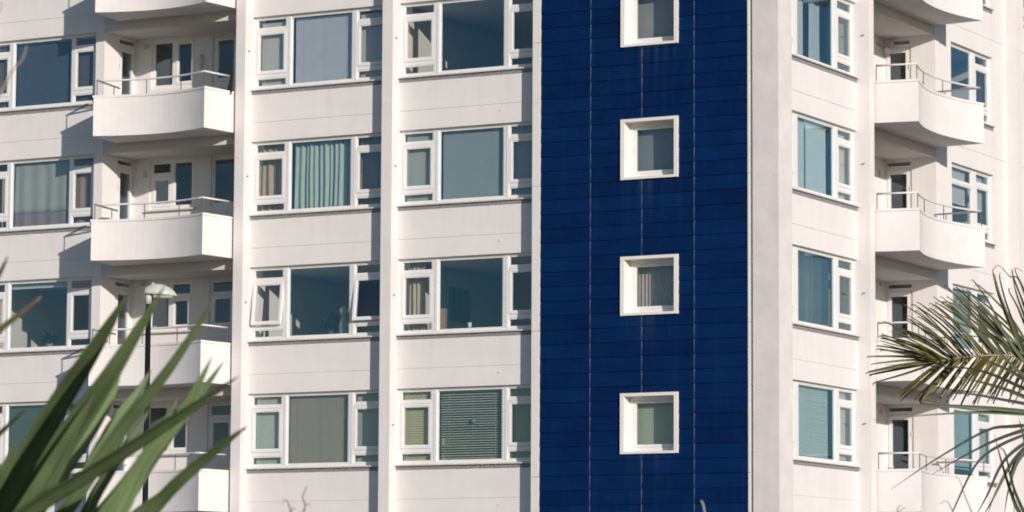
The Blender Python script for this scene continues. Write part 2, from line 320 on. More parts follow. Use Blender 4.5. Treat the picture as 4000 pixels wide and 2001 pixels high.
# ---- windows
OPEN = {}
def window(face, u0, u1, z, lights, zb=0.03, zt=1.627, d=DF, sill=True, key=None, tilt=()):
    """lights: (a, b, kind); kinds: fixed, triple (pane, casement, pane), trans (pane over casement), transfix (pane over pane), case (one casement)"""
    W = u1-u0; dep = 0.07
    holes = []      # fixed panes (a,b,z0,z1), casements
    cas = []
    def frame():
        f = MB(); x = 0.0
        edges = [l for l in lights]
        # verticals, full height, butted against head and bottom rail
        f.box(0, W, d, d+dep, zb, zb+0.06); f.box(0, W, d, d+dep, zt-0.045, zt)
        xs = [0.0]
        for a, b, kd in edges: xs += [a-u0, b-u0]
        xs.append(W)
        for i in range(0, len(xs), 2):
            x0, x1 = xs[i], xs[i+1]
            if x1-x0 < 0.004: continue
            if i not in (0, len(xs)-2) and x1-x0 > 0.1:      # coupled mullion: two frames with a cover strip
                mid = (x0+x1)/2
                f.box(x0, mid-0.004, d, d+dep, zb+0.06, zt-0.045); f.box(mid+0.004, x1, d-0.012, d+dep, zb+0.06, zt-0.045)
                f.box(mid-0.004, mid+0.004, d+0.02, d+dep, zb+0.06, zt-0.045)
            else:
                f.box(x0, x1, d, d+dep, zb+0.06, zt-0.045)
        for a, b, kd in edges:
            a -= u0; b -= u0
            rails = {'triple': [(0.28, 0.362), (1.308, 1.365)], 'trans': [(1.20, 1.262)], 'transfix': [(1.20, 1.27)], 'fixed': [], 'case': []}[kd]
            for r0_, r1_ in rails: f.box(a, b, d, d+dep, r0_, r1_)
            zs = [zb+0.06]
            for r in rails: zs += list(r)
            zs.append(zt-0.045)
            for i in range(0, len(zs), 2):
                if (kd == 'triple' and i == 2) or (kd == 'trans' and i == 0) or kd == 'case': continue
                bz0, bz1 = zs[i], zs[i+1]; bd = 0.026           # glazing bead
                f.box(a, a+bd, d+0.012, d+dep-0.01, bz0, bz1); f.box(b-bd, b, d+0.012, d+dep-0.01, bz0, bz1)
                f.box(a+bd, b-bd, d+0.012, d+dep-0.01, bz0, bz0+bd); f.box(a+bd, b-bd, d+0.012, d+dep-0.01, bz1-bd, bz1)
        return f.mesh('window', UPVC)
    wkey = ('w', W, tuple((round(a-u0,3), round(b-u0,3), k) for a, b, k in lights), zb, zt, d)
    win = link('window', cached(wkey, frame), BLD, at(face, u0, z), ROT[face])
    for i, (a, b, kd) in enumerate(lights):
        a -= u0; b -= u0
        rails = {'triple': [(0.28, 0.362), (1.308, 1.365)], 'trans': [(1.20, 1.262)], 'transfix': [(1.20, 1.27)], 'fixed': [], 'case': []}[kd]
        zs = [zb+0.06]
        for r in rails: zs += list(r)
        zs.append(zt-0.045)
        for j in range(0, len(zs), 2):
            z0, z1 = zs[j], zs[j+1]
            if (kd == 'triple' and j == 2) or (kd == 'trans' and j == 0) or kd == 'case':
                g_ = 0.005; fw = 0.056; h = z1-z0-2*g_
                a1, b1 = a+g_, b-g_
                def ring():
                    c = MB(); y0, y1 = -0.010, 0.05; ww = b1-a1
                    c.box(0, fw, y0, y1, -h, 0); c.box(ww-fw, ww, y0, y1, -h, 0); c.box(fw, ww-fw, y0, y1, -h, -h+fw); c.box(fw, ww-fw, y0, y1, -fw, 0)
                    bd = 0.02
                    c.box(fw, fw+bd, y0+0.010, y1, -h+fw, -fw); c.box(ww-fw-bd, ww-fw, y0+0.012, y1, -h+fw, -fw)
                    c.box(fw+bd, ww-fw-bd, y0+0.012, y1, -h+fw, -h+fw+bd); c.box(fw+bd, ww-fw-bd, y0+0.012, y1, -fw-bd, -fw)
                    return c.mesh('casement', UPVC)
                cs = link('casement', cached(('cas', round(b1-a1,3), round(h,3)), ring), win, (a1, d, z1-g_))
                if i in tilt: cs.rotation_euler = (-math.radians(6.5), 0, 0)      # top hung, foot pushed outwards
                ww = b1-a1
                link('pane', cached(('cp', round(ww,3), round(h,3)), lambda: MB().box(fw+.015, ww-fw-.015, 0.01, 0.016, -h+fw+.015, -fw-.015).mesh('pane', GLASS)), cs)
                hb = MB().box(ww-fw*0.6, ww-fw*0.35, 0.05, 0.075, -h*0.62, -h*0.5)
                link('handle', cached(('hd', round(ww,3), round(h,3)), lambda: hb.mesh('handle', UPVC)), cs)
            else:
                pw, ph = b-a-0.03, z1-z0-0.03
                gm = GLASS_T if kd == 'fixed' and sill else GLASS
                link('pane', cached(('pn', round(pw,3), round(ph,3), gm.name), lambda: MB().box(0, pw, 0, 0.006, 0, ph).mesh('pane', gm)), win, (a+0.015, d+0.035, z0+0.015))
    if sill:
        link('sill', cached(('sl', W), lambda: MB().box(0, W, DW-0.06, d+0.05, 0, 0.028).mesh('sill', SILL)), win)
        def tiles():
            t = MB(); n = max(1, round(W/0.1135)); s_ = W/n
            for i in range(n):
                o = random.uniform(-0.004, 0.004)
                t.box(i*s_+0.0035, (i+1)*s_-0.0035, DW-0.006+o, 0.55, -0.083, -0.001)
            t.box(0, W, DW+0.012, 0.5, -0.083, -0.002)
            return t.mesh('tile_course', TILE)
        tag(link('tile_course', cached(('tl', W), tiles), win), None, None, kind='stuff')
    return win
for k in ROWS:
    z = ZK(k)
    window('A', -19.83, -16.78, z, [(-19.78,-19.215,'triple'), (-19.105,-17.495,'fixed'), (-17.44,-16.84,'triple')])
    window('A', -12.64, -9.185, z, [(-12.58,-11.82,'triple'), (-11.70,-10.145,'fixed'), (-10.03,-9.245,'triple')], tilt=(0, 2) if k == 2 else ())
    window('A', -8.93, -5.553, z, [(-8.87,-8.126,'triple'), (-7.99,-6.425,'fixed'), (-6.305,-5.61,'triple')])
    window('B', 0.66, 4.62, z, [(0.72,1.55,'triple'), (1.72,3.61,'fixed'), (3.76,4.56,'triple')])
    window('B', 9.97, 12.56, z, [(10.03,11.42,'transfix' if k == 1 else 'fixed'), (11.64,12.50,'triple')])
    window('B', 14.62, 17.60, z, [(14.70,15.45,'triple'), (15.58,17.52,'fixed')])
STUD = mat('stud_metal', (0.22,0.20,0.18), 0.6)
# small stud fixed to the side of each fin, level with the upper casements
for k in ROWS:
    for fc, u, dd in (('A', -12.64, 0.13), ('A', -8.93, 0.13)):
        MB().tube([(0,0,0),(0.035,0,0)], [0.018,0.013], 10).build('stud', STUD, BLD, (u, dd, ZK(k)+0.86))
    MB().tube([(0,0,0),(0,-0.05,0)], [0.018,0.013], 10).build('stud', STUD, BLD, (-0.13, 4.62, ZK(k)+0.92))
    MB().tube([(0,0,0),(0,-0.04,0)], [0.009,0.007], 8).build('stud', UPVC, BLD, (-6.45, DW, ZK(k)-0.83))

# ---- blue cladding
P0 = 14.684; PH = 0.2984
COLS = [(-5.368,-4.222), (-4.206,-3.049), (-3.033,-1.872), (-1.856,-0.676)]
SW = [(-3.505,-2.21, 16.62,17.855), (-3.505,-2.21,13.85,15.085), (-3.505,-2.21,11.118,12.36), (-3.505,-2.21,8.349,9.55), (-3.505,-2.21,5.552,6.777), (-3.505,-2.21,2.78,4.01)]
backing = MB()
zs = [0.0]
for s_ in sorted(SW, key=lambda q: q[2]): zs += [s_[2]+0.05, s_[3]-0.05]
zs.append(ROOF)
for i in range(0, len(zs), 2): backing.box(-5.39, -0.66, 0.055, 0.30, zs[i], zs[i+1])
for s_ in SW: backing.box(-5.39, s_[0]+0.05, 0.055, 0.30, s_[2]+0.05, s_[3]-0.05).box(s_[1]-0.05, -0.66, 0.055, 0.30, s_[2]+0.05, s_[3]-0.05)
backing.build('cladding_backing', mat('cladding_back', (0.01,0.014,0.05), 0.8), BLD)
def board_box(b, x0, x1, z0, z1, zbot, ztop):
    """lapped board: the foot stands proud of the head"""
    def y(zz): return 0.020 - 0.012*(ztop-zz)/(ztop-zbot)
    b.hexa([(x0,y(z0),z0),(x1,y(z0),z0),(x1,0.05,z0),(x0,0.05,z0),(x0,y(z1),z1),(x1,y(z1),z1),(x1,0.05,z1),(x0,0.05,z1)])
nrow = int((ROOF-0.3)/PH)
for r in range(-12, 49):
    zt_ = P0-PH*r-0.003; zb_ = zt_-PH+0.008
    if zb_ < 0.02 or zt_ > ROOF: continue
    for ci, (a, b) in enumerate(COLS):
        pieces = [(a, b, zb_, zt_)]
        for (x0, x1, w0, w1) in SW:
            nx = []
            for (pa, pb, pz0, pz1) in pieces:
                if pb <= x0+0.03 or pa >= x1-0.03 or pz1 <= w0+0.02 or pz0 >= w1-0.02: nx.append((pa, pb, pz0, pz1)); continue
                if pz0 < w0+0.02: nx.append((pa, pb, pz0, w0+0.02))
                if pz1 > w1-0.02: nx.append((pa, pb, w1-0.02, pz1))
                m0, m1 = max(pz0, w0+0.02), min(pz1, w1-0.02)
                if pa < x0+0.03: nx.append((pa, x0+0.03, m0, m1))
                if pb > x1-0.03: nx.append((x1-0.03, pb, m0, m1))
            pieces = nx
        if not pieces: continue
        if len(pieces) == 1 and pieces[0] == (a, b, zb_, zt_):
            me = cached(('brd', ci), lambda: (lambda q: (board_box(q, 0, b-a, 0, zt_-zb_, 0, zt_-zb_), q)[1])(MB()).mesh('cladding_board', BLUE))
            link('cladding_board', me, BLD, (a, 0, zb_))
        else:
            q = MB()
            for (pa, pb, pz0, pz1) in pieces: board_box(q, pa, pb, pz0, pz1, zb_, zt_)
            q.build('cladding_board', BLUE, BLD)
for x in (-4.214, -3.041, -1.864):       # pale jointing strips between the board columns
    segs = [(0.0, ROOF)]
    if x == -3.041:
        zs2 = [0.0]
        for s_ in sorted(SW, key=lambda q: q[2]): zs2 += [s_[2]+0.02, s_[3]-0.02]
        zs2.append(ROOF); segs = [(zs2[i], zs2[i+1]) for i in range(0, len(zs2), 2)]
    for a, b in segs: MB().box(x-0.0065, x+0.0065, 0.016, 0.055, a, b).build('joint_strip', JOINT, BLD)
# square windows in the cladding, each in a deep white sleeve
for (x0, x1, z0, z1) in SW:
    t = 0.085
    sv = MB(); W = x1-x0; H = z1-z0; y0, y1 = -0.035, 0.34
    sv.box(0, t, y0, y1, 0, H).box(W-t, W, y0, y1, 0, H).box(t, W-t, y0, y1, H-t*0.75, H).box(t, W-t, y0, y1, 0, t*0.6)
    wn = sv.build('window', SURR, BLD, (x0, 0, z0))
    f = MB(); a, b, c, e = t, W-t, t*0.6, H-t*0.75; fw = 0.07
    f.box(a, a+fw, 0.24, 0.33, c, e).box(b-fw, b, 0.24, 0.33, c, e).box(a+fw, b-fw, 0.24, 0.33, c, c+0.09).box(a+fw, b-fw, 0.24, 0.33, e-fw, e)
    f.build('frame', UPVC, wn)
    a2, b2, c2, e2 = a+fw+0.004, b-fw-0.004, c+0.094, e-fw-0.004; f2 = 0.055
    f = MB().box(a2, a2+f2, 0.255, 0.32, c2, e2).box(b2-f2, b2, 0.255, 0.32, c2, e2).box(a2+f2, b2-f2, 0.255, 0.32, c2, c2+f2).box(a2+f2, b2-f2, 0.255, 0.32, e2-f2, e2)
    f.build('casement', UPVC, wn)
    MB().box(a2+f2-0.01, b2-f2+0.01, 0.285, 0.291, c2+f2-0.01, e2-f2+0.01).build('pane', GLASS, wn)

# ---- loggias with curved balconies (v runs away from the fin)
def balcony_plan(L, prow, tip, ve, off=0.0, n=18):
    pts = [(0.06+off*0.9, 0.28), (0.075+off*0.9, 0.0)]
    sag = 0.33
    p0 = (prow+off*0.85, -0.92+off*1.05); p1 = (tip-off*0.85, -0.92+off*1.05)
    for i in range(n+1):
        t = i/n; pts.append((p0[0]+(p1[0]-p0[0])*t, p0[1]+sag*4*t*(1-t)))
    pts.append((ve-off*0.9, 0.28))
    return pts
def loggia(face, uf, sg, prow, tip, vend, Ve, pierw):
    S = lambda pts: [(sg*p[0], p[1]) for p in pts]
    outer, inner = balcony_plan(0, prow, tip, vend), balcony_plan(0, prow, tip, vend, 0.11)
    co, ci = balcony_plan(0, prow, tip, vend, -0.018), balcony_plan(0, prow, tip, vend, 0.128)
    rail_pl = balcony_plan(0, prow, tip, vend, 0.055)
    key = ('log', face)
    def bal():
        b = MB(); b.prism(S(outer), -0.915, -0.76); b.ribbon(S(outer), S(inner), -0.76, -0.07); return b.mesh('balcony', BALC)
    def slab():
        b = MB(); b.box(0, sg*(Ve+0.01), 0.28, 1.7, -0.90, -0.76); b.box(0, sg*Ve, 0.28, 0.50, -1.122, -0.90); return b.mesh('floor_slab', LCEIL)
    def ceil(): return MB().box(0, sg*Ve, 0.5, 1.6, -1.115, -0.905).mesh('loggia_ceiling', LCEIL)
    def cop(): return MB().ribbon(S(co), S(ci), -0.07, -0.018).mesh('coping', RENDER)
    def rail():
        p = [(sg*x, y, 0.315) for x, y in rail_pl]
        return MB().tube(p[1:], 0.022, 8).mesh('rail', STEEL, True)
    for k in ROWS:
        z = ZK(k)
        bal_o = link('balcony', cached((key, 'bal'), bal), BLD, at(face, uf, z), ROT[face])
        link('coping', cached((key, 'cop'), cop), bal_o)
        link('rail', cached((key, 'rail'), rail), bal_o)
        for (x, y) in (rail_pl[1], rail_pl[2], rail_pl[7], rail_pl[13], rail_pl[20], ((rail_pl[20][0]*0.25+rail_pl[21][0]*0.75), (rail_pl[20][1]*0.25+rail_pl[21][1]*0.75))):
            link('rail_post', cached('post', lambda: MB().tube([(0,0,-0.02),(0,0,0.315)], 0.0105, 6).mesh('rail_post', POST)), bal_o, (sg*x, y, 0))
        link('floor_slab', cached((key, 'slab'), slab), BLD, at(face, uf, z), ROT[face])
        link('loggia_ceiling', cached((key, 'ceil'), ceil), BLD, at(face, uf, z), ROT[face])
        # back wall with two openings, side wall with the door opening
        w1 = (2.06, 3.24) ; w2 = (0.30, 1.60); zb, zt = 0.455, 1.56
        def back():
            b = MB(); y0, y1 = 1.49, 1.66; lo, hi = -0.76, 1.62
            b.box(0, sg*w2[0], y0, y1, lo, hi); b.box(sg*w2[1], sg*w1[0], y0, y1, lo, hi); b.box(sg*w1[1], sg*(Ve+0.02), y0, y1, lo, hi)
            for w_ in (w1, w2): b.box(sg*w_[0], sg*w_[1], y0, y1, lo, zb); b.box(sg*w_[0], sg*w_[1], y0, y1, zt, hi)
            return b.mesh('loggia_back_wall', RENDER)
        link('loggia_back_wall', cached((key, 'back'), back), BLD, at(face, uf, z), ROT[face])
        def side():
            b = MB(); x0, x1 = sg*Ve, sg*(Ve+0.235); lo, hi = -0.76, 1.62
            b.box(x0, x1, 0.262, 0.84, lo, hi); b.box(x0, x1, 1.475, 1.49, lo, hi); b.box(x0, x1, 0.84, 1.475, 1.585, hi)
            b.box(x0, x1, 0.262, 0.60, -1.122, -0.762)
            if pierw > 0.3: b.box(sg*(Ve+0.235), sg*(Ve+pierw), DW, 0.6, -1.122, 1.612)
            return b.mesh('loggia_side_wall', RENDER)
        link('loggia_side_wall', cached((key, 'side'), side), BLD, at(face, uf, z), ROT[face])
        # door in the side wall
        xd = sg*(Ve+0.035); xe = sg*(Ve+0.10)
        def dfr():
            b = MB(); b.box(xd, xe, 0.84, 0.885, -0.76, 1.585); b.box(xd, xe, 1.44, 1.475, -0.76, 1.585); b.box(xd, xe, 0.885, 1.44, 1.545, 1.585); b.box(xd, xe, 0.885, 1.44, 1.39, 1.465)
            return b.mesh('door', UPVC)
        dr = link('door', cached((key, 'dfr'), dfr), BLD, at(face, uf, z), ROT[face])
        xl0, xl1 = sg*(Ve+0.02), sg*(Ve+0.085)
        def leaf():
            b = MB(); b.box(xl0, xl1, 0.89, 0.975, -0.74, 1.385); b.box(xl0, xl1, 1.366, 1.435, -0.74, 1.385); b.box(xl0, xl1, 0.975, 1.366, 1.28, 1.385); b.box(xl0, xl1, 0.975, 1.366, -0.74, -0.45)
            return b.mesh('leaf', UPVC)
        link('leaf', cached((key, 'leaf'), leaf), dr)
        link('pane', cached((key, 'dp'), lambda: MB().box(sg*(Ve+0.05), sg*(Ve+0.056), 0.965, 1.376, -0.46, 1.29).mesh('pane', GLASS)), dr)
        link('pane', cached((key, 'dp2'), lambda: MB().box(sg*(Ve+0.06), sg*(Ve+0.066), 0.88, 1.445, 1.46, 1.55).mesh('pane', GLASS)), dr)
        link('handle', cached((key, 'dh'), lambda: MB().tube([(sg*(Ve+.02),1.40,0.24),(sg*(Ve-.035),1.40,0.24),(sg*(Ve-.035),1.29,0.24)], 0.011, 6).mesh('handle', STEEL)), dr)
        for hz in (0.15, 0.95):
            link('hinge', cached((key, 'hg'), lambda: MB().tube([(sg*(Ve+.005),0.885,-0.05),(sg*(Ve+.005),0.885,0.05)], 0.013, 8).mesh('hinge', UPVC)), dr, (0,0,hz))
        # two windows in the back wall; lights differ from storey to storey
        def bw(w_, lights, nm='w'):
            a, b = (sg*w_[0], sg*w_[1]) if sg > 0 else (sg*w_[1], sg*w_[0])
            uo = uf
            ls = [((uo+(sg*l[0] if sg > 0 else sg*l[1])), (uo+(sg*l[1] if sg > 0 else sg*l[0])), l[2]) for l in lights]
            if sg < 0: ls = ls[::-1]
            window(face, uo+a, uo+b, z, ls, zb=zb, zt=zt, d=1.525, sill=False)
        l1 = {0: ('case', 'fixed'), 1: ('fixed', 'trans'), 2: ('trans', 'fixed')}.get(k, ('case', 'fixed'))
        bw(w1, [(2.11, 2.61, l1[0]), (2.68, 3.19, l1[1])])
        k2 = 'case' if k == 0 else 'fixed' if k == 1 else 'trans'
        bw(w2, [(0.36, 0.92, 'fixed'), (0.98, 1.54, k2)])
        if k >= 1: MB().box(sg*2.0, sg*3.3, 1.40, 1.50, 0.415, 0.45).build('window_ledge', SILL, BLD, at(face, uf, z), ROT[face])
        # air brick high on the back wall
        vz = {0: (1.40, 1.49, 0.16), 1: (1.20, 1.36, 0.10), 2: (1.50, 1.575, 0.16)}.get(k, (1.40, 1.49, 0.16))
        v = MB(); vx = sg*(Ve-0.30)
        v.box(vx-vz[2]/2, vx+vz[2]/2, 1.478, 1.492, vz[0], vz[1])
        nsl = 4
        for q in range(nsl):
            zz = vz[0]+(q+0.3)*(vz[1]-vz[0])/nsl; v.box(vx-vz[2]/2+0.012, vx+vz[2]/2-0.012, 1.470, 1.479, zz, zz+(vz[1]-vz[0])/nsl*0.5)
        v.build('air_vent', VENT, BLD, at(face, uf, z), ROT[face])
    # rooms behind
    a, b = (uf-Ve, uf) if sg < 0 else (uf, uf+Ve)
    rooms(face, a+0.02, b-0.02, 4.6, 1.66)
    fin_side = MB().box(0, sg*0.001, 0.5, 1.7, 0, ROOF)
    MB().box(-sg*0.02, -sg*0.22, 0.5, 1.7, 0, ROOF).build('party_wall', RENDER, BLD, at(face, uf, 0), ROT[face])
    MB().box(0, sg*(Ve+pierw), 0.28, 0.6, 0, ZK(4)-1.13).build('plinth_wall', RENDER, BLD, at(face, uf, 0), ROT[face])
    MB().box(0, sg*(Ve+pierw), 0.28, 0.6, ZK(-1)+1.625, ROOF).build('parapet_wall', RENDER, BLD, at(face, uf, 0), ROT[face])
loggia('A', -12.88, -1, 0.19, 3.09, 3.30, 3.66, 0.235)
loggia('B', 4.88, 1, 0.22, 3.98, 4.08, 4.11, 0.98)
# wall fittings on the top balconies
lamp = MB()
lamp.lathe([(0.0,0.0),(0.09,0.0),(0.095,0.02),(0.085,0.05),(0.05,0.075),(0.0,0.085)], n=18)
wl = lamp.build('wall_light', mat('bulkhead_glass', (0.62,0.60,0.56), 0.4), BLD, (-14.78, 1.485, ZK(0)+1.0), 0, True)
wl.rotation_euler = (math.pi/2, 0, 0); wl.scale = (0.75, 1.9, 1)
sp = MB().box(-0.07,0.07,-0.16,0.0,-0.02,0.10).tube([(0,-0.10,-0.02),(0,-0.22,-0.10)], [0.05,0.075], 12)
sp.build('wall_light', mat('lamp_shell', (0.5,0.46,0.41), 0.5), BLD, (-1.30, 8.95, ZK(0)+1.40), 0)

# ------------------------------------------------------------------ behind the glass: blinds, curtains, small things
def cloth(name, c, rough=0.85, trans=0.35): return mat(name, c, rough, 0.05, 4, 0.1, 120, 0.1, trans=trans)
def place(face, u, d, z): return ((u, d, z), 0.0) if face == 'A' else ((-d, u, z), math.pi/2)
def roller(face, u0, u1, z0, z1, label, col=(0.62,0.70,0.66), d=0.50, cat='blind', grp=None, mname='roller_cloth'):
    loc, rt = place(face, u0, d, z1); W = u1-u0; H = z1-z0
    t = tag(empty('roller_blind', loc, None, rt), label, cat, grp)
    nz = 6; s_ = MB(); s_.box(0, W, -0.0015, 0.0015, -H, 0); s_.build('fabric', cloth(mname, col), t)
    MB().box(0, W, -0.012, 0.012, -H-0.022, -H).build('bottom_bar', UPVC, t)
    MB().tube([(-0.01,0.025,0.0),(W+0.01,0.025,0.0)], 0.022, 10).build('roller_tube', UPVC, t)
    return t
def venetian(face, u0, u1, z0, z1, label, pitch=0.03, tilt=65, col=(0.6,0.6,0.57), d=0.50, each=False, mname='slat_paint', grp=None):
    loc, rt = place(face, u0, d, z1); W = u1-u0; H = z1-z0
    t = tag(empty('venetian_blind', loc, None, rt), label, 'blind', grp)
    MB().box(0, W, -0.02, 0.02, -0.03, 0.0).build('head_rail', UPVC, t)
    M_ = mat(mname, col, 0.55, 0.05, 3, trans=0.12); ca, sa = math.cos(math.radians(tilt)), math.sin(math.radians(tilt)); sw = pitch*1.12/2
    def slat(b, zc, j=0):
        # the outer edge hangs lower than the inner one
        y, zz = sw*ca, sw*sa
        b.hexa([(0,-y,zc-zz),(W,-y,zc-zz),(W,y,zc+zz),(0,y,zc+zz),(0,-y,zc-zz+0.0012),(W,-y,zc-zz+0.0012),(W,y,zc+zz+0.0012),(0,y,zc+zz+0.0012)])
    n = int((H-0.05)/pitch)
    if each:
        q = MB(); slat(q, 0); me = q.mesh('slat', M_)
        for i in range(n):
            o = link('slat', me, t, (0, 0, -0.05-i*pitch)); o.rotation_euler = (math.radians(random.uniform(-2.5, 2.5)), math.radians(random.uniform(-0.12, 0.12)), 0)
    else:
        q = MB()
        for i in range(n): slat(q, -0.05-i*pitch+random.uniform(-0.0012, 0.0012))
        tag(q.build('slats', M_, t), None, None, kind='stuff')
    c = MB()
    for x in (0.14*W, 0.5*W, 0.86*W): c.box(x-0.0015, x+0.0015, -0.018, -0.016, -H, -0.03)
    c.build('ladder_cord', M_, t)
    MB().box(0, W, -0.014, 0.014, -H-0.012, -H+0.003).build('bottom_rail', UPVC, t)
    return t
def vertical(face, u0, u1, z0, z1, label, turn=20, col=(0.66,0.72,0.68), sw=0.089, d=0.52, skip=(), grp=None, mname='louvre_cloth', jit=4):
    loc, rt = place(face, u0, d, z1); W = u1-u0; H = z1-z0
    t = tag(empty('vertical_blind', loc, None, rt), label, 'blind', grp)
    MB().box(0, W, -0.02, 0.02, 0.0, 0.035).build('head_rail', UPVC, t)
    me = MB().box(-sw/2, sw/2, -0.001, 0.001, -H, 0).mesh('slat', cloth(mname, col))
    n = int(W/0.078)
    for i in range(n):
        if i in skip: continue
        o = link('slat', me, t, ((i+0.5)*W/n, 0, 0)); o.rotation_euler = (0, 0, math.radians(turn+random.uniform(-jit, jit)))
    return t
def curtain(face, u0, u1, z0, z1, label, waves=9, amp=0.035, col=(0.55,0.66,0.58), d=0.56, mname='curtain_cloth', cat='curtain', seed=1, grp=None, hem=None):
    rnd = random.Random(seed); loc, rt = place(face, u0, d, z1); W = u1-u0; H = z1-z0
    nx, nz = max(24, int(waves*9)), 10; v = []; f = []
    ph = [rnd.uniform(-0.9, 0.9) for _ in range(int(waves)+3)]
    for side in (0, 1):
        for j in range(nz+1):
            tz = j/nz
            for i in range(nx+1):
                tx = i/nx; w_ = waves*tx; q = int(w_); pj = ph[q]*(1-(w_-q))+ph[q+1]*(w_-q)
                y = amp*(0.65+0.35*tz)*math.sin(2*math.pi*w_+pj*1.5)+amp*0.5*math.sin(2*math.pi*w_*0.37+seed)+side*0.003
                v.append((W*tx+0.008*math.sin(5*tz+9*tx), y, -H*tz))
    st = (nx+1)*(nz+1)
    for j in range(nz):
        for i in range(nx):
            a = j*(nx+1)+i; f.append((a, a+1, a+nx+2, a+nx+1)); f.append((st+a, st+a+nx+1, st+a+nx+2, st+a+1))
    for j in range(nz):
        for i in (0, nx):
            a = j*(nx+1)+i; f.append((a, a+nx+1, st+a+nx+1, st+a))
    for i in range(nx):
        for j in (0, nz):
            a = j*(nx+1)+i; f.append((a, a+1, st+a+1, st+a))
    b = MB(); b.v = v; b.f = f
    o = b.build('curtain', cloth(mname, col), None, loc, rt, True)
    if hem:
        o2 = MB(); o2.v = [(x, y-0.002, z) for x, y, z in v]; o2.f = f
    return tag(o, label, cat, grp)

Z0, Z1, Z2, Z3 = ZK(0), ZK(1), ZK(2), ZK(3)
PALE = (0.66, 0.70, 0.68)
# window left of the balconies
venetian('A', -19.10, -17.50, Z0+.10, Z0+1.57, 'closed dark blue-grey slatted blind in the wide top left window', 0.032, 62, (0.13,0.15,0.19), mname='navy_slat')
venetian('A', -17.44, -16.80, Z0+.10, Z0+1.57, 'narrow blue-grey slatted blind in the top left side light, next to the balcony', 0.032, 62, (0.13,0.15,0.19), mname='navy_slat')
venetian('A', -19.80, -19.18, Z0+.10, Z0+1.57, 'blue-grey slatted blind in the top row light cut off by the left edge', 0.032, 55, (0.2,0.22,0.25), mname='navy_slat2')
curtain('A', -19.12, -17.62, Z1+.42, Z1+1.60, 'plain sage cloth hung flat behind the second row window at far left', 4, 0.012, (0.62,0.61,0.54), 0.50, 'sage_cloth', seed=3)
curtain('A', -19.12, -17.62, Z1+.05, Z1+.415, 'dull pink cloth strip hung below the sage cloth at far left', 4, 0.012, (0.46,0.36,0.37), 0.50, 'pink_cloth', seed=3)
curtain('A', -17.42, -16.85, Z1+.05, Z1+1.60, 'brownish pink curtain in the second row side light beside the balcony', 3, 0.015, (0.42,0.33,0.30), 0.52, 'rose_cloth', seed=5)
roller('A', -19.12, -17.48, Z2+1.47, Z2+1.60, 'pale roller blind rolled nearly up in the third row window at far left', PALE)
venetian('A', -19.12, -17.48, Z3+.10, Z3+1.57, 'dark green slatted blind behind the sword leaves, bottom row at far left', 0.04, 45, (0.20,0.25,0.20), mname='green_slat')
# bay between the two fins
venetian('A', -11.66, -10.13, Z0+.10, Z0+1.54, 'pale grey finely slatted blind, top row between the two white fins', 0.027, 72, (0.70,0.68,0.70), mname='pale_slat')
roller('A', -12.52, -11.86, Z0+.10, Z0+1.50, 'white roller blind in the narrow left light, top row between the fins', (0.66,0.70,0.68))
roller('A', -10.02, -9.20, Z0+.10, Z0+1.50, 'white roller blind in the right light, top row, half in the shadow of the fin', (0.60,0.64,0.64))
curtain('A', -11.72, -10.12, Z1+.04, Z1+1.62, 'pleated pale green curtain drawn across the wide second row window between fins', 13, 0.036, (0.62,0.70,0.62), 0.55, 'green_curtain', seed=2)
curtain('A', -12.60, -11.86, Z1+.04, Z1+1.60, 'cream pleated curtain in the left light, second row between the fins', 5, 0.036, (0.58,0.50,0.40), 0.58, 'cream_curtain', seed=8)
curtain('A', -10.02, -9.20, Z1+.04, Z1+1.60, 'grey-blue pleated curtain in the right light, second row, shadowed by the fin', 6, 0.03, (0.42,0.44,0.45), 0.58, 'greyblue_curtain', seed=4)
venetian('A', -11.70, -10.13, Z3+.10, Z3+1.57, 'closed taupe slatted blind in the bottom row window between the fins', 0.03, 66, (0.46,0.385,0.30), mname='taupe_slat')
roller('A', -12.54, -11.86, Z3+.10, Z3+1.53, 'mint white roller blind in the left light, bottom row between the fins', (0.58,0.70,0.64), mname='mint_cloth')
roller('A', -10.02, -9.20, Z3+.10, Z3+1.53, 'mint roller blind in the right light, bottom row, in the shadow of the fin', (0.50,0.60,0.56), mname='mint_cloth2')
# bay beside the cladding
roller('A', -7.96, -6.43, Z1+.08, Z1+1.57, 'plain teal-grey roller blind fully down in the second row window beside the blue cladding', (0.47,0.53,0.51), mname='teal_cloth')
roller('A', -8.84, -8.16, Z1+.08, Z1+1.57, 'pale blue-grey roller blind in the left light beside the plain teal blind', (0.50,0.58,0.57), mname='teal_cloth2')
roller('A', -6.29, -5.60, Z1+.08, Z1+1.57, 'blue-grey roller blind in the second row light touching the blue cladding', (0.42,0.50,0.52), mname='teal_cloth3')
curtain('A', -8.86, -8.42, Z2+.03, Z2+1.60, 'cream curtain gathered at the left of the window with the blue picture', 5, 0.03, (0.58,0.54,0.45), 0.60, 'oat_curtain', seed=6)
venetian('A', -7.97, -6.44, Z3+.10, Z3+1.58, 'striped open slatted blind in the wide bottom row window beside the blue cladding', 0.051, 20, (0.88,0.82,0.66), each=True, mname='stripe_slat')
venetian('A', -8.86, -8.14, Z3+.10, Z3+1.58, 'yellow-green slatted blind in the left light beside the striped blind', 0.051, 60, (0.52,0.55,0.36), each=True, mname='lime_slat')
venetian('A', -6.30, -5.60, Z3+.10, Z3+1.58, 'green slatted blind in the bottom row light touching the blue cladding', 0.051, 60, (0.40,0.46,0.34), each=True, mname='lime_slat2')
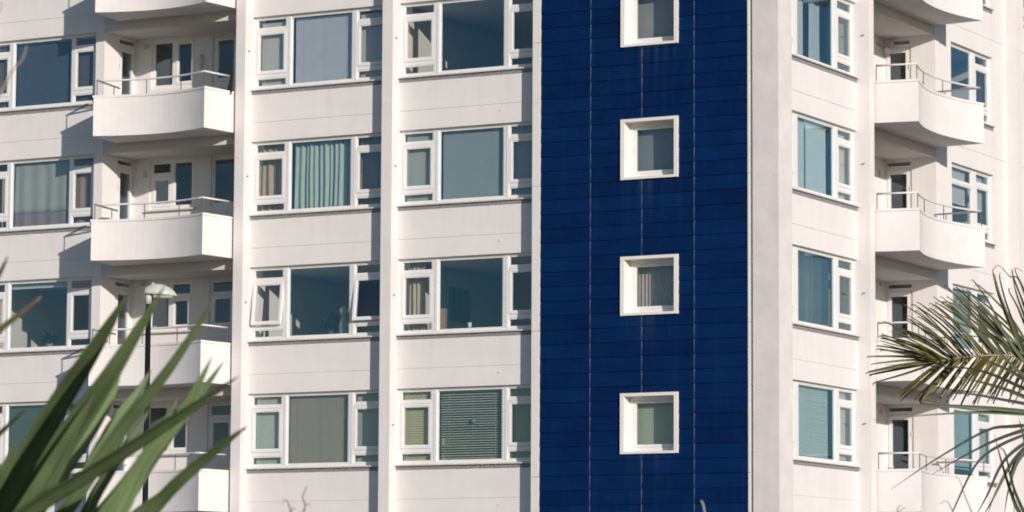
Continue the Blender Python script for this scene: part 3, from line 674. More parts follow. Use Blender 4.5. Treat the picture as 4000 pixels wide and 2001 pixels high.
# square windows in the cladding
roller('A', -3.40, -2.26, 13.90, 15.05, 'grey roller blind in the topmost square window of the blue cladding', (0.40,0.40,0.40), d=0.46, mname='grey_cloth')
roller('A', -3.40, -2.26, 11.15, 12.30, 'slate grey roller blind in the second square window from the top', (0.28,0.33,0.36), d=0.46, mname='slate_cloth')
vertical('A', -3.40, -2.26, 8.42, 9.46, 'grey vertical louvre blind in the third square window of the cladding', -38, (0.46,0.48,0.46), 0.06, d=0.48, mname='grey_louvre')
venetian('A', -3.40, -2.26, 5.60, 6.73, 'green slatted blind in the lowest square window of the cladding', 0.042, 60, (0.44,0.52,0.40), d=0.45, each=True, mname='sage_slat')
# right hand facade
curtain('B', 3.20, 3.75, Z0+.03, Z0+1.60, 'narrow pale curtain catching the sun, top row window right of the corner pier', 3, 0.03, (0.60,0.66,0.62), 0.75, 'voile_cloth', seed=9)
curtain('B', 3.72, 4.60, Z0+.03, Z0+1.60, 'taupe curtain in the right light of the top row window by the corner pier', 3, 0.012, (0.36,0.34,0.29), 0.56, 'taupe_cloth', seed=12)
vertical('B', 1.70, 3.50, Z1+.05, Z1+1.50, 'closed pale teal louvre blind, second row, first window right of the corner', 0, (0.80,0.86,0.82), sw=0.092, jit=0.6, skip=(9,), mname='teal_louvre')
roller('B', 3.74, 4.44, Z1+.05, Z1+1.48, 'cream blind in the narrow light beside the pale teal louvres', (0.66,0.66,0.58), mname='cream_cloth')
vertical('B', 1.70, 3.62, Z2+.05, Z2+1.57, 'half open sheer louvre blind, third row, first window right of the corner', 48, (0.66,0.70,0.70), jit=12, mname='sheer_louvre')
vertical('B', 3.74, 4.58, Z2+.05, Z2+1.57, 'beige louvre blind in the narrow light, third row right of the corner', 40, (0.50,0.50,0.42), jit=8, mname='beige_louvre')
venetian('B', 1.70, 3.50, Z3+.10, Z3+1.57, 'teal-grey slatted blind, bottom row, first window right of the corner', 0.045, 62, (0.64,0.70,0.65), each=True, mname='seafoam_slat')
venetian('B', 3.76, 4.42, Z3+.10, Z3+1.57, 'cream-green slatted blind in the narrow bottom row light near the right fin', 0.045, 62, (0.56,0.57,0.46), each=True, mname='creamgreen_slat')
roller('B', 10.0, 11.30, Z1+.80, Z1+1.57, 'pale roller blind half lowered in the second row window at far right', (0.66,0.72,0.70))
roller('B', 11.66, 12.36, Z1+.80, Z1+1.57, 'pale roller blind half lowered in the narrow far right light', (0.66,0.72,0.70))
roller('B', 10.0, 11.42, Z2+.10, Z2+1.57, 'pale mint blind behind the palm leaves, third row at far right', (0.60,0.68,0.64), mname='mint3')
venetian('B', 10.0, 11.42, Z3+.28, Z3+1.57, 'teal slatted blind in the far right bottom row window behind the palm', 0.045, 60, (0.52,0.60,0.59), each=True, mname='teal_slat')
venetian('B', 11.66, 12.48, Z3+.28, Z3+1.57, 'narrow teal slatted blind at the far right of the bottom row', 0.045, 60, (0.52,0.60,0.59), each=True, mname='teal_slat')

# picture, cup, lamp, plant and reflection stand-ins seen through the bare windows
pw = MB().box(0,0.025,0,0.92,0,0.747).build('wall_picture', mat('picture_blue', (0.012,0.10,0.26), 0.5, 0.3, 3), None, (-8.985, 2.54, 8.682), 0)
tag(pw, 'dark blue picture hanging inside the third row window beside the cladding', 'picture')
cup = MB().lathe([(0.0,0),(0.028,0),(0.034,0.06),(0.048,0.15),(0.044,0.15),(0.03,0.02)], n=18).build('cup', mat('cup_white', (0.78,0.8,0.8), 0.3), None, (-7.31, 0.52, Z2+.09), 0, True)
tag(cup, 'small white cup standing on the inner sill below the blue picture', 'cup')
for x0, x1, zz in ((-7.99,-6.42,Z2), (-12.6,-9.2,Z2), (-19.1,-17.5,Z2), (-8.87,-8.1,Z2)):
    MB().box(x0, x1, 0.437, 0.62, zz+0.06, zz+0.088).build('window_board', UPVC, BLD)
lmp = tag(empty('ceiling_lamp', (-5.95, 1.5, Z0+1.62)), 'white drum lamp shade inside the top row window beside the blue cladding', 'lamp')
MB().lathe([(0.20,-0.62),(0.21,-0.62),(0.19,-0.38),(0.18,-0.38)], n=24).build('shade', mat('shade_cloth', (0.6,0.57,0.52), 0.8, trans=0.3), lmp, smooth=True)
MB().tube([(0,0,0),(0,0,-0.45)], 0.006, 6).build('flex', POST, lmp)

def leaf_clump(name, loc, rx, rz, n, size, col, seed, label, cat, pot=None):
    rnd = random.Random(seed); t = tag(empty(name, loc), label, cat)
    v = []; f = []
    for i in range(n):
        th = rnd.uniform(0, 2*math.pi); ph = math.acos(rnd.uniform(-0.5, 1)); rr = rnd.uniform(0.45, 1)
        c = Vector((rx*rr*math.sin(ph)*math.cos(th), rx*rr*math.sin(ph)*math.sin(th), rz*(0.55+0.5*rr*math.cos(ph))))
        d = Vector((rnd.uniform(-1,1), rnd.uniform(-1,1), rnd.uniform(-0.6,1))).normalized(); e = d.cross(Vector((rnd.uniform(-1,1), rnd.uniform(-1,1), rnd.uniform(-1,1)))).normalized()
        s_ = size*rnd.uniform(0.6, 1.3); b = len(v)
        v += [tuple(c-d*s_), tuple(c+e*s_*0.4), tuple(c+d*s_), tuple(c-e*s_*0.4)]; f.append((b,b+1,b+2,b+3))
    q = MB(); q.v = v; q.f = f
    tag(q.build('foliage', mat(name+'_leaf', col, 0.6, 0.3, 5, trans=0.2), t), None, None, kind='stuff')
    if pot: MB().lathe([(0,0),(pot*.7,0),(pot,pot*1.4),(pot*.9,pot*1.4),(pot*.85,pot*1.2)], n=16).build('pot', mat('pot_glaze', (0.25,0.18,0.13), 0.4), t, smooth=True)
    return t
leaf_clump('plant_or_standin', (-10.86, 0.90, Z2+.10), 0.27, 0.50, 520, 0.055, (0.006,0.010,0.006), 5, 'dark leafy clump added for a reflected tree, third row window between the fins', 'plant', 0.12)  # leafy clump added behind the glass to imitate a reflected tree
leaf_clump('plant_or_standin', (-18.25, 0.75, Z2+.10), 0.20, 0.42, 200, 0.05, (0.03,0.06,0.06), 9, 'small dim plant on the sill of the third row window at far left', 'plant', 0.09)
vs = MB().lathe([(0,0),(0.07,0),(0.095,0.08),(0.105,0.22),(0.07,0.36),(0.05,0.42),(0.085,0.50),(0.095,0.56),(0.06,0.62),(0.02,0.64)], n=20).build('pale_standin', mat('standin_beige', (0.42,0.37,0.28), 0.8, 0.2, 9), None, (-10.49, 0.68, Z2+.09), 0, True)  # beige form added behind the glass to imitate a reflected building
tag(vs, 'pale beige vase beside the dark bushy plant behind the glass', 'standin')
ch = tag(empty('armchair', (-16.98, 1.0, Z2-.9)), 'dark red armchair low behind the third row side light beside the balcony', 'chair')
rd = mat('red_velvet', (0.16,0.025,0.035), 0.9, 0.2, 6)
MB().box(-.38,.38,-.35,.40,.12,.45).build('seat', rd, ch); MB().box(-.38,.38,.28,.45,.45,1.22).build('backrest', rd, ch)
for sx in (-1, 1): MB().box(sx*.38,sx*.48,-.35,.45,.10,.64).build('armrest', rd, ch)
for sx in (-.4, .4):
    for sy in (-.3, .4): MB().box(sx-.025,sx+.025,sy-.025,sy+.025,0,.12).build('leg', POST, ch)
bx_ = MB().box(0,.34,0,.2,0,.62).build('cardboard_box', mat('cardboard', (0.36,0.22,0.13), 0.9, 0.15, 6), None, (-8.42, 0.75, Z2+.08-0.1)); bx_.rotation_euler = (0,0,0.3)
tag(bx_, 'tan cardboard box behind the left light of the window with the blue picture', 'box')
orn = MB().lathe([(0,-0.06),(0.035,-0.05),(0.055,-0.015),(0.055,0.015),(0.035,0.05),(0,0.06)], n=14).build('window_ornament', mat('ornament_glass', (0.12,0.22,0.22), 0.15), None, (-7.17, 0.455, Z3+.92), 0, True)
tag(orn, 'small round ornament hung before the striped slatted blind', 'ornament')
# black bundle at the end of the top balcony rail
bun = MB(); random.seed(3)
ring = []
prof = [(0.02,0.30),(0.05,0.26),(0.065,0.15),(0.075,0.02),(0.10,-0.10),(0.085,-0.20),(0.03,-0.24)]
bun.lathe([(r*(1+random.uniform(-.1,.1)), z) for r, z in prof], n=12)
bo = bun.build('cloth_bundle', mat('black_cloth', (0.004,0.005,0.007), 0.9, 0.2, 8), None, (-12.955, -0.08, Z0+.10), 0, True); bo.rotation_euler = (0.10, 0.22, 0); bo.scale = (0.55, 0.6, 0.95)
tag(bo, 'black folded bundle hanging at the fin end of the top balcony rail', 'bundle')

# ------------------------------------------------------------------ pixel of the photograph + depth -> point
def px(x, y, depth):
    return CAM + depth*(fwd + right*((x-2000)/FPX) + down*((y-1000.5)/FPX))

# ------------------------------------------------------------------ street lamp
LD = 52.0
base = px(580, 1186, LD); sl = tag(empty('street_lamp', (base.x, base.y, 0)), 'slim black street lamp with pale domed head before the left balconies', 'lamp')
blk = mat('black_paint', (0.012,0.012,0.014), 0.35, 0.2, 6, spec=0.5); shell = mat('lamp_shell_grey', (0.50,0.53,0.47), 0.45, 0.12, 12)
hz = base.z; pxm = LD/FPX
MB().lathe([(0.075,0),(0.075,1.2),(0.045,1.25),(0.040,hz)], n=20).build('post', blk, sl, smooth=True)
MB().lathe([(0.049,hz-0.01),(0.049,hz+0.62*0.18),(0.045,hz+0.17)], n=18).build('sleeve', shell, sl, smooth=True)
# domed head: half an egg with a flat underside, nose pointing to the right
rd_ = Vector((right.x, right.y, 0)).normalized(); ang = math.atan2(rd_.y, rd_.x)
hd = MB(); n, mth = 18, 14; Lh = 0.47; v = []; f = []
for i in range(n+1):
    t = i/n
    top = 0.20*math.sin(math.pi*min(1, (0.06+0.94*t))**0.75)**0.55 if t < 1 else 0.0
    top = max(0.012, 0.165*(math.sin(math.pi*(0.12+0.86*t)))**0.6); wd = max(0.012, 0.125*(math.sin(math.pi*(0.10+0.885*t)))**0.55)
    for j in range(mth+1):
        a = math.pi*j/mth; v.append((-0.06+Lh*t, wd*math.cos(a), 0.02+top*math.sin(a)+0.03*(1-t)))
for i in range(n):
    for j in range(mth): a = i*(mth+1)+j; f.append((a, a+1, a+mth+2, a+mth+1))
    f.append((i*(mth+1), (i+1)*(mth+1), (i+1)*(mth+1)+mth, i*(mth+1)+mth))
f.append(tuple(range(mth, -1, -1))); f.append(tuple(n*(mth+1)+j for j in range(mth+1)))
hd.v = v; hd.f = f
ho = hd.build('lamp_head', shell, sl, (0,0,hz+0.09), ang, True)
MB().lathe([(0.035,0),(0.035,0.03),(0.02,0.045)], n=12).build('photocell', mat('cell_grey', (0.3,0.31,0.32), 0.4), ho, (0.06,0,0.175))
MB().box(0.08,0.36,-0.085,0.085,-0.004,0.03).build('lens', mat('lamp_lens', (0.35,0.35,0.30), 0.2), ho)

# ------------------------------------------------------------------ leaves
def leaf_mat(name, base, tip, rough=0.45, trans=0.25, tip_at=0.86):
    mt = bpy.data.materials.new(name); mt.use_nodes = True; n = mt.node_tree; L = n.links; b = n.nodes['Principled BSDF']
    at_ = n.nodes.new('ShaderNodeAttribute'); at_.attribute_name = 'along'
    ac = n.nodes.new('ShaderNodeAttribute'); ac.attribute_name = 'across'
    oi = n.nodes.new('ShaderNodeObjectInfo')
    cr = n.nodes.new('ShaderNodeValToRGB'); e = cr.color_ramp.elements; e[0].position = tip_at; e[0].color = (*base, 1); e[1].position = min(0.99, tip_at+0.10); e[1].color = (*tip, 1)
    L.new(at_.outputs['Fac'], cr.inputs[0])
    no = n.nodes.new('ShaderNodeTexNoise'); no.inputs['Scale'].default_value = 7; no.inputs['Detail'].default_value = 4
    tc = n.nodes.new('ShaderNodeTexCoord'); L.new(tc.outputs['Object'], no.inputs[0])
    ma = n.nodes.new('ShaderNodeMath'); ma.operation = 'MULTIPLY_ADD'; L.new(oi.outputs['Random'], ma.inputs[0]); ma.inputs[1].default_value = 0.85; ma.inputs[2].default_value = 0.32
    mb = n.nodes.new('ShaderNodeMath'); mb.operation = 'ADD'; L.new(no.outputs[0], mb.inputs[0]); L.new(ma.outputs[0], mb.inputs[1])
    # fine lengthwise ribs
    wv = n.nodes.new('ShaderNodeMath'); wv.operation = 'MULTIPLY'; L.new(ac.outputs['Fac'], wv.inputs[0]); wv.inputs[1].default_value = 42
    sn = n.nodes.new('ShaderNodeMath'); sn.operation = 'SINE'; L.new(wv.outputs[0], sn.inputs[0])
    m3 = n.nodes.new('ShaderNodeMath'); m3.operation = 'MULTIPLY_ADD'; L.new(sn.outputs[0], m3.inputs[0]); m3.inputs[1].default_value = 0.10; L.new(mb.outputs[0], m3.inputs[2])
    vm = n.nodes.new('ShaderNodeVectorMath'); vm.operation = 'SCALE'; L.new(cr.outputs[0], vm.inputs[0]); L.new(m3.outputs[0], vm.inputs['Scale'])
    L.new(vm.outputs[0], b.inputs['Base Color']); b.inputs['Roughness'].default_value = rough; b.inputs['Specular IOR Level'].default_value = 0.4
    out = n.nodes['Material Output']; tr = n.nodes.new('ShaderNodeBsdfTranslucent'); L.new(vm.outputs[0], tr.inputs[0])
    mx = n.nodes.new('ShaderNodeMixShader'); mx.inputs[0].default_value = trans; L.new(b.outputs[0], mx.inputs[1]); L.new(tr.outputs[0], mx.inputs[2]); L.new(mx.outputs[0], out.inputs[0])
    return mt
def spline(pts, n):
    P = [Vector(p) for p in pts]
    if len(P) == 2: P = [P[0], (P[0]+P[1])/2, P[1]]
    Q = [2*P[0]-P[1]]+P+[2*P[-1]-P[-2]]; out = []
    segs = len(P)-1
    for i in range(n+1):
        t = i/n*segs; k = min(int(t), segs-1); u = t-k; a, b, c, d = Q[k:k+4]
        out.append(0.5*((2*b)+(c-a)*u+(2*a-5*b+4*c-d)*u*u+(3*b-3*c+d-a)*u**3))
    return out
def blade(name, pts, width, material, parent, n=14, fold=0.35, twist=0.0, thick=0.0025, prof=None, origin=None, twist2=None):
    """sword leaf: V-shaped closed section, tapering along a spline"""
    C = spline(pts, n); org = origin or Vector((0,0,0)); v = []; f = []; al = []; ac = []
    for i, c in enumerate(C):
        t = i/n; tan = (C[min(i+1,n)]-C[max(i-1,0)]).normalized(); view = (c-CAM).normalized()
        side = tan.cross(view)
        if side.length < 1e-4: side = right.copy()
        side.normalize(); nrm = side.cross(tan).normalized()
        if nrm.dot(view) > 0: nrm = -nrm
        tw = twist+((twist2-twist)*t if twist2 is not None else 0)
        s2 = math.cos(tw)*side+math.sin(tw)*nrm; n2 = -math.sin(tw)*side+math.cos(tw)*nrm
        wv = width*(prof(t) if prof else (min(1.0, 0.62+1.3*t) * max(0.0, 1-t**2.6)**0.8))/2+0.0006
        for k_, q in enumerate((-1, -0.5, 0, 0.5, 1)):
            v.append(c-org+s2*wv*q+n2*wv*fold*abs(q)); al.append(t); ac.append(q)
        for k_, q in enumerate((1, 0, -1)):
            v.append(c-org+s2*wv*q+n2*(wv*fold*abs(q)-thick)); al.append(t); ac.append(q)
    m_ = 8
    for i in range(n):
        for q in range(m_):
            r = (q+1) % m_; f.append((i*m_+q, i*m_+r, (i+1)*m_+r, (i+1)*m_+q))
    f.append(tuple(range(m_-1,-1,-1))); f.append(tuple(n*m_+q for q in range(m_)))
    b = MB(); b.v = [tuple(x) for x in v]; b.f = f; me = b.mesh(name, material, True)
    for nm, arr in (('along', al), ('across', ac)):
        at_ = me.attributes.new(nm, 'FLOAT', 'POINT'); at_.data.foreach_set('value', arr)
    return link(name, me, parent)

YL = leaf_mat('yucca_leaf', (0.120,0.172,0.078), (0.10,0.085,0.06), 0.42, 0.2, 0.93)
YD = leaf_mat('yucca_leaf_dry', (0.20,0.21,0.075), (0.34,0.22,0.16), 0.6, 0.2, 0.72)
yc = px(-420, 2560, 10.2)
YU = tag(empty('yucca_plant', (yc.x, yc.y, 0)), 'clump of blurred green sword leaves in the lower left foreground', 'plant')
yo = Vector((yc.x, yc.y, 0))
def yleaf(pts, w, dep=(10.2, 9.6), tw=0.0, fold=0.35, m_=None, tw2=None):
    """pts in the lower-left crop of the photograph (x/1.288, 1000 + y/1.288)"""
    n = len(pts); P = []
    for i, (x, y) in enumerate(pts):
        d = dep[0]+(dep[1]-dep[0])*i/(n-1); P.append(px(x*0.7764, 1000+y*0.7764, d))
    blade('leaf', P, 0.80*w*0.7764*dep[0]/FPX, m_ or YL, YU, 16, fold, tw, 0.004, origin=yo, twist2=tw2)
for pts, w, dep, tw, tw2 in [
    ([(-420,1830),(-60,1330),(250,800),(460,480),(645,190)], 150, (10.4,9.8), 0.5, 0.2),
    ([(-400,1900),(60,1400),(330,930),(560,590),(830,150)], 165, (10.2,9.5), -0.2, 0.1),
    ([(-380,2000),(200,1440),(560,930),(850,560),(1092,200)], 92, (10.3,10.0), 0.3, 0.5),
    ([(-300,2000),(260,1400),(560,880),(690,700),(762,570)], 80, (10.5,10.6), -0.5, -0.2),
    ([(-350,2100),(450,1480),(720,1030),(920,780),(1067,510)], 105, (10.2,10.0), 0.35, 0.2),
    ([(-300,2050),(480,1420),(800,980),(990,720),(1127,530)], 70, (10.8,10.9), -0.3, 0.0),
    ([(-420,1700),(100,1300),(520,1040),(900,800),(1198,608)], 96, (9.9,9.3), 0.9, 0.5),
    ([(-300,2150),(600,1430),(880,1150),(1080,980),(1242,858)], 84, (10.0,9.6), 0.25, 0.1),
    ([(-420,1750),(-80,1300),(110,1000),(260,740),(390,540)], 120, (11.0,11.1), 0.9, 0.9),
    ([(-420,1650),(-120,1250),(0,1110),(85,930)], 100, (9.8,9.6), -0.2, 0.2),
    ([(-400,1250),(-160,1010),(0,890),(135,765)], 40, (9.8,9.4), 0.2, 0.2),
    ([(-350,2000),(60,1430),(300,1090),(520,760),(622,520)], 110, (10.6,10.6), 0.6, 0.3),
    ([(-300,2080),(330,1420),(480,1180),(640,930),(760,760)], 84, (10.7,10.8), 0.8, 0.6),
    ([(-400,1960),(-20,1500),(180,1230),(400,1130),(560,1060)], 100, (9.9,9.6), 1.0, 0.4),
    ([(-300,2100),(300,1500),(520,1260),(720,1000),(905,700)], 90, (10.5,10.4), 0.5, 0.9),
    ([(-380,2000),(-60,1600),(100,1340),(300,1000),(470,700)], 130, (10.0,9.7), -0.4, -0.1),
    ([(-350,2100),(420,1560),(640,1330),(860,1170),(960,1110)], 74, (10.4,10.3), 0.7, 0.4),
]:
    yleaf(pts, w*1.08, dep, tw*0.6, 0.95, None, tw2*0.6)
yleaf([(-400,760),(-160,520),(-30,395),(90,300),(205,208)], 46, (9.2,8.9), 0.2, 0.3, YD)
yleaf([(-160,420),(-60,200),(0,85),(40,5)], 34, (9.6,9.5), 0.2, 0.3)
# a broad rosette that carries on outside the frame
rr = random.Random(11)
for i in range(16):
    a = math.radians(rr.uniform(95, 265)); ln = rr.uniform(500, 900)
    b0 = (-520, 1980); yleaf([b0, (b0[0]+0.5*ln*math.cos(a), b0[1]-0.55*ln*abs(math.sin(a))-60), (b0[0]+ln*math.cos(a), b0[1]-ln*abs(math.sin(a))*0.8)], 90, (10.5, 10.5+rr.uniform(-.5,.8)), rr.uniform(-.6,.6))
MB().tube([(0,0,0),(0.03,0.02,0.6),(0,0,1.25),(0.02,0,yc.z-0.05)], [0.11,0.09,0.085,0.07], 12).build('stem', mat('yucca_bark', (0.13,0.10,0.07), 0.95, 0.3, 9, 0.8, 30), YU, smooth=True)

# dry twig at the upper left and dry curled stalks along the bottom edge
TW = mat('dry_stalk', (0.24,0.18,0.14), 0.8, 0.25, 14); PW = mat('pale_stalk', (0.42,0.36,0.36), 0.8, 0.2, 14)
def stalk(name, lines, depth, label, cat, m_=TW, foot=None, group=None):
    p0 = px(*lines[0][0][0], depth); t = tag(empty(name, (p0.x, p0.y, 0)), label, cat, group); org = Vector((p0.x, p0.y, 0))
    for pts, w0, w1 in lines:
        P = [px(x, y, depth)-org for x, y in pts]; C = spline(P, 12)
        MB().tube(C, [(w0+(w1-w0)*i/12)*depth/FPX/2 for i in range(13)], 7).build('stem', m_, t, smooth=True)
    b = px(*lines[0][0][0], depth)-org
    MB().tube([(0.03,0.02,0),(0.01,0.01,b.z*0.5),tuple(b)], [0.02,0.014,lines[0][1]*depth/FPX/2], 7).build('stalk_foot', m_, t, smooth=True)
    return t
stalk('dry_twig', [([(-30,420),(10,350),(35,300),(60,262),(88,232),(104,180)], 12, 5), ([(-20,70),(0,38),(6,5)], 5, 4)], 8.6, 'thin blurred tan twig crossing the top left window', 'twig', mat('tan_twig', (0.33,0.27,0.22), 0.8, 0.2, 14))
stalk('dry_stalk', [([(1178,2040),(1186,2001),(1192,1978),(1184,1950),(1182,1942),(1192,1915),(1200,1899)], 9, 3), ([(1190,1980),(1200,1969),(1208,1968),(1209,1980)], 4, 2)], 12, 'straight forked dry stalk at the bottom edge below the fins', 'stalk', TW, group='dry stalks along the bottom edge')
stalk('dry_stalk', [([(1130,2040),(1136,2001),(1130,1978),(1122,1960),(1112,1952),(1103,1970)], 9, 2), ([(1138,1997),(1146,1985),(1154,1988)], 4, 2)], 12.2, 'hooked dry stalk at the bottom edge, left of the straight one', 'stalk', TW, group='dry stalks along the bottom edge')
stalk('dry_stalk', [([(2760,2050),(2752,2001),(2746,1970),(2738,1956)], 7, 7)], 12, 'short pale stalk tip at the bottom of the blue cladding', 'stalk', PW, group='dry stalks along the bottom edge')
stalk('dry_stalk', [([(3820,2050),(3796,2001),(3772,1945),(3758,1902),(3745,1872),(3732,1863)], 6, 2)], 14, 'thin dark curved stalk at the bottom right under the palm leaves', 'stalk', TW, group='dry stalks along the bottom edge')
stalk('dry_stalk', [([(3735,2040),(3722,2001),(3712,1978),(3702,1962),(3688,1958),(3672,1970)], 5, 2)], 14, 'short hooked stalk at the bottom right edge beneath the far balcony', 'stalk', TW, group='dry stalks along the bottom edge')
stalk('dry_stalk', [([(3512,2040),(3508,2001),(3506,1985),(3514,1978),(3524,1975)], 6, 2), ([(3514,2001),(3526,1988),(3540,1980)], 4, 1.5)], 14, 'small curled stalk tip at the bottom edge just right of the fin', 'stalk', TW, group='dry stalks along the bottom edge')

# ------------------------------------------------------------------ palm at the right edge
PL = leaf_mat('palm_leaflet', (0.100,0.098,0.036), (0.16,0.105,0.075), 0.4, 0.22, 0.62)
PO = leaf_mat('palm_leaflet_olive', (0.155,0.140,0.034), (0.22,0.145,0.10), 0.42, 0.28, 0.62)
PG = leaf_mat('palm_leaflet_grey', (0.075,0.09,0.055), (0.13,0.095,0.075), 0.4, 0.12, 0.80)
PD = leaf_mat('palm_leaflet_dark', (0.034,0.034,0.036), (0.04,0.036,0.036), 0.7, 0.08, 0.9)
RACH = mat('palm_rachis', (0.30,0.24,0.14), 0.6, 0.15, 10)
PDPT = 19.0
pc = px(4330, 1560, PDPT)
PALM = tag(empty('palm_tree', (pc.x, pc.y, 0)), 'feathery palm reaching in from the right edge with browned leaf tips', 'palm')
po = Vector((pc.x, pc.y, 0))
MB().tube([(0,0,0),(0.02,0,1.0),(0,0,pc.z-0.1)], [0.24,0.20,0.22], 16).build('trunk', mat('palm_trunk', (0.11,0.085,0.06), 0.95, 0.4, 12, 1.0, 22), PALM, smooth=True)
def q1(x, y, d=PDPT): return px(3400+x*0.4655, 1000+y*0.4655, d)
def q2(x, y, d=PDPT): return px(3400+x*0.4655, 1400+y*0.4655, d)
def lprof(t): return min(1.0, 0.55+2.6*t)*max(0.0, 1-t**1.25)
def leaflet(frond, P, w, m_, d=PDPT, tw=0.0, fold=0.5, n=10):
    blade('leaflet', P, w*0.4655*d/FPX, m_, frond, n, fold, tw, 0.0012, lprof, po)
def rachis(pts, r0_, r1_):
    C = [p-po for p in spline(pts, 16)]
    return MB().tube(C, [r0_+(r1_-r0_)*i/16 for i in range(17)], 8).build('frond', RACH, PALM, smooth=True)
pr = random.Random(21)
# main frond, seen from the side
R1 = [q1(2000,1190,19.2), q1(1620,930,19.1), q1(1289,848,19.0), q1(1050,835,18.9), q1(850,845,18.8), q1(700,862,18.7), q1(560,890,18.6)]
f1 = rachis(R1, 0.009, 0.0035); C1 = spline(R1, 60)
def pix(P):
    v = P-CAM; z_ = v.dot(fwd); return ((v.dot(right)/z_*FPX+2000-3400)/0.4655, (v.dot(down)/z_*FPX+1000.5-1000)/0.4655, z_)
NL = 44
for i in range(NL):
    c = C1[min(60, 16+round(i*44/(NL-1)))]; bx, by, bz = pix(c); t = i/(NL-1)           # 0 at the frame edge side, 1 at the tip
    # upper row
    a = math.radians((48-4*t if t < 0.5 else 46-62*(t-0.5))+pr.uniform(-5, 5)); ln = (760-230*t)*pr.uniform(0.80, 1.08); cu = pr.uniform(-0.02, 0.13)
    ex, ey = bx-ln*math.cos(a), by-ln*math.sin(a)
    mx_, my_ = (bx+ex)/2+ln*cu*math.sin(a)*0.5, (by+ey)/2-ln*cu*math.cos(a)*0.6
    dz = pr.uniform(-0.35, 0.15)
    m_ = pr.choice((PL, PG, PL, PO))
    hook = (ex-pr.uniform(15, 55), ey+pr.uniform(-20, 22))
    leaflet(f1, [q1(bx,by,bz), q1(mx_,my_,bz+dz*0.5), q1(ex,ey,bz+dz), q1(*hook,bz+dz)], pr.uniform(15, 27), m_, bz, pr.uniform(-0.8, 0.8))
    # lower row
    a = math.radians(60-30*t**2+pr.uniform(-5, 5)); ln = (400+90*t)*pr.uniform(0.8, 1.12)
    if t > 0.95: a = math.radians(pr.uniform(8, 24)); ln *= 1.1
    ex, ey = bx-ln*math.cos(a), by+ln*math.sin(a)
    dz = pr.uniform(-0.2, 0.3)
    mx_, my_ = (bx+ex)/2+pr.uniform(-16,4), (by+ey)/2+pr.uniform(-10,8)
    m_ = pr.choice((PO, PO, PL, PO))
    leaflet(f1, [q1(bx,by,bz), q1(mx_,my_,bz+dz*0.5), q1(ex,ey,bz+dz), q1(ex-pr.uniform(-12,34),ey+pr.uniform(4,36),bz+dz)], pr.uniform(16, 32), m_, bz, pr.uniform(-0.5, 0.9))
# terminal leaflets of the main frond
for tx, ty in ((80,757),(110,792),(35,905),(0,845),(5,968)):
    bx, by, bz = pix(C1[58]); leaflet(f1, [q1(bx,by,bz), q1((bx+tx)/2,(by+ty)/2-18,bz), q1(tx,ty,bz), q1(tx-25,ty+12,bz)], 24, pr.choice((PL,PO)), bz, 0.3)
# upright frond at the upper right
R2 = [q1(1900,1500,18.4), q1(1620,1160,18.3), q1(1420,860,18.2), q1(1340,520,18.2), q1(1330,300,18.2)]
f2 = rachis(R2, 0.016, 0.006)
for pts, w, m_ in [
    ([(1560,1090),(1300,830),(1130,480),(1035,160),(1050,200)], 46, PG), ([(1420,900),(1330,600),(1230,330),(1180,100)], 30, PL),
    ([(1400,820),(1300,450),(1200,180),(1195,105)], 24, PL), ([(1450,960),(1260,760),(1180,560),(1030,160),(1075,80)], 26, PL),
    ([(1420,700),(1320,400),(1240,190),(1170,175),(1100,95),(1048,78)], 16, PL), ([(1500,1000),(1330,850),(1170,480),(1090,210),(1090,130)], 30, PG),
    ([(1560,1130),(1280,1000),(1040,770),(690,415)], 42, PG), ([(1600,1150),(1300,900),(1000,480),(720,230)], 40, PG),
    ([(1520,1060),(1250,820),(990,600),(760,360),(700,400),(620,415)], 30, PG), ([(1480,1010),(1200,780),(1010,420),(870,215),(845,212)], 26, PL),
    ([(1440,880),(1290,560),(1230,420),(1160,290),(1180,275)], 24, PL), ([(1440,820),(1330,420),(1290,280),(1210,110),(1290,135)], 18, PL),
    ([(1500,1010),(1180,780),(880,560),(690,400),(540,385)], 30, PL), ([(1500,980),(1150,700),(860,420),(560,240),(520,240)], 24, PL),
    ([(1480,930),(1240,700),(1090,380),(1030,180)], 26, PG), ([(1600,1180),(1230,830),(930,640),(640,520),(500,430)], 34, PL)]:
    leaflet(f2, [q1(x, y, 18.3-0.05*i) for i, (x, y) in enumerate(pts)], w, m_, 18.3, pr.uniform(-0.5, 0.5), n=14)
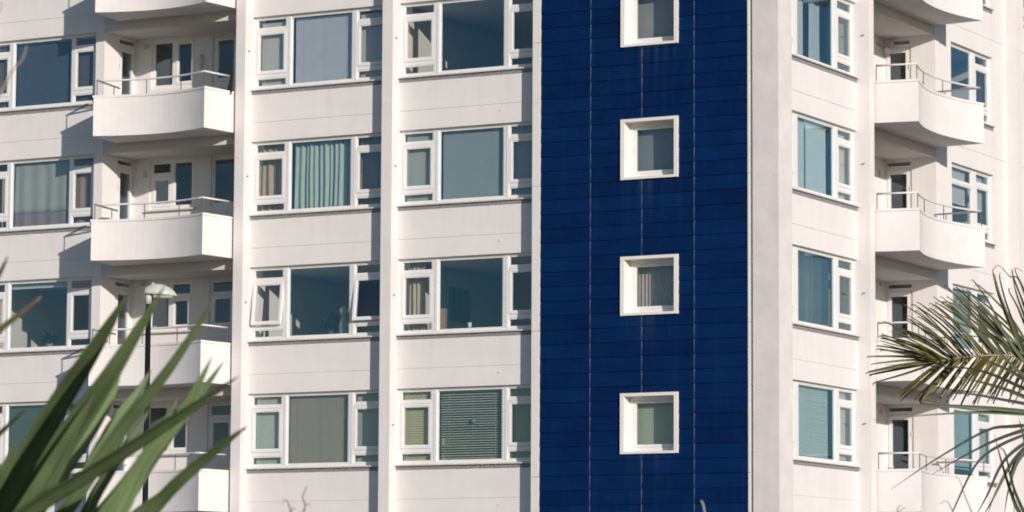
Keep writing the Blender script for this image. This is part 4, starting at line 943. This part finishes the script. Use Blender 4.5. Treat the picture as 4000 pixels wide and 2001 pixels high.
# long nearer leaves sweeping left and down
R3 = [q2(1980,700,17.6), q2(1700,600,17.4), q2(1420,560,17.3), q2(1310,575,17.3)]
f3 = rachis(R3, 0.018, 0.010)
for pts, w, m_ in [
    ([(1420,560),(1180,570),(960,610),(520,865),(170,1102)], 34, PD), ([(1420,560),(1100,665),(820,800),(520,972)], 34, PD),
    ([(1400,600),(1080,735),(880,900),(690,1289),(640,1420)], 30, PD), ([(1400,640),(1130,850),(980,1150),(880,1330)], 34, PD),
    ([(1400,650),(1190,870),(1050,1130),(980,1320)], 36, PL), ([(1400,680),(1240,860),(1160,1100),(1120,1330)], 36, PG),
    ([(1400,660),(1210,850),(1030,1180),(900,1400)], 28, PD), ([(1420,700),(1200,900),(1200,1100),(1210,1330)], 26, PD),
    ([(1450,480),(1000,455),(600,468),(25,516)], 34, PG), ([(1450,460),(1100,425),(800,405),(440,382),(445,300),(455,270)], 44, PG),
    ([(1450,410),(1100,345),(800,295),(540,296)], 30, PD), ([(1450,390),(1180,275),(950,205),(700,150)], 40, PG),
    ([(1450,330),(1230,225),(980,120),(730,75),(120,52)], 34, PD), ([(1460,300),(1200,120),(1000,30),(830,-60)], 34, PG)]:
    leaflet(f3, [q2(x, y, 17.3-0.08*i) for i, (x, y) in enumerate(pts)], w, m_, 17.3, pr.uniform(-0.4, 0.4), 0.6, n=16)
# young spear leaves low at the right
R4 = [q2(1700,1900,16.8), q2(1500,1560,16.8), q2(1420,1420,16.8)]
f4 = rachis(R4, 0.014, 0.008)
for pts, w, m_ in [([(1420,1500),(1240,1270),(1120,930),(1040,640)], 44, PG), ([(1430,1480),(1290,1290),(1190,1050),(1130,790),(1050,740)], 34, PG),
                   ([(1450,1300),(1340,900),(1270,600),(1250,520)], 34, PG), ([(1450,1200),(1380,760),(1280,560)], 26, PL)]:
    leaflet(f4, [q2(x, y, 16.8-0.06*i) for i, (x, y) in enumerate(pts)], w, m_, 16.8, pr.uniform(-0.4, 0.4), 0.6, n=14)
# fronds on the far side, out of frame
for a in range(0, 360, 40):
    if 85 < a < 275: continue
    d_ = right*math.cos(math.radians(a))+fwd*math.sin(math.radians(a)); d_.z = 0
    R = [pc, pc+d_*0.6+Vector((0,0,0.45)), pc+d_*1.3+Vector((0,0,0.35)), pc+d_*1.9+Vector((0,0,-0.2))]
    fr = rachis(R, 0.016, 0.005); C = spline(R, 18)
    for i in range(4, 19):
        for s_ in (-1, 1):
            e = C[i]+d_*0.18+Vector((0,0,1)).cross(d_)*0.32*s_+Vector((0,0,-0.12)); leaflet(fr, [C[i], (C[i]+e)/2+Vector((0,0,.03)), e], 34, PL, PDPT, 0.2, n=6)
print('objects', len(bpy.data.objects))
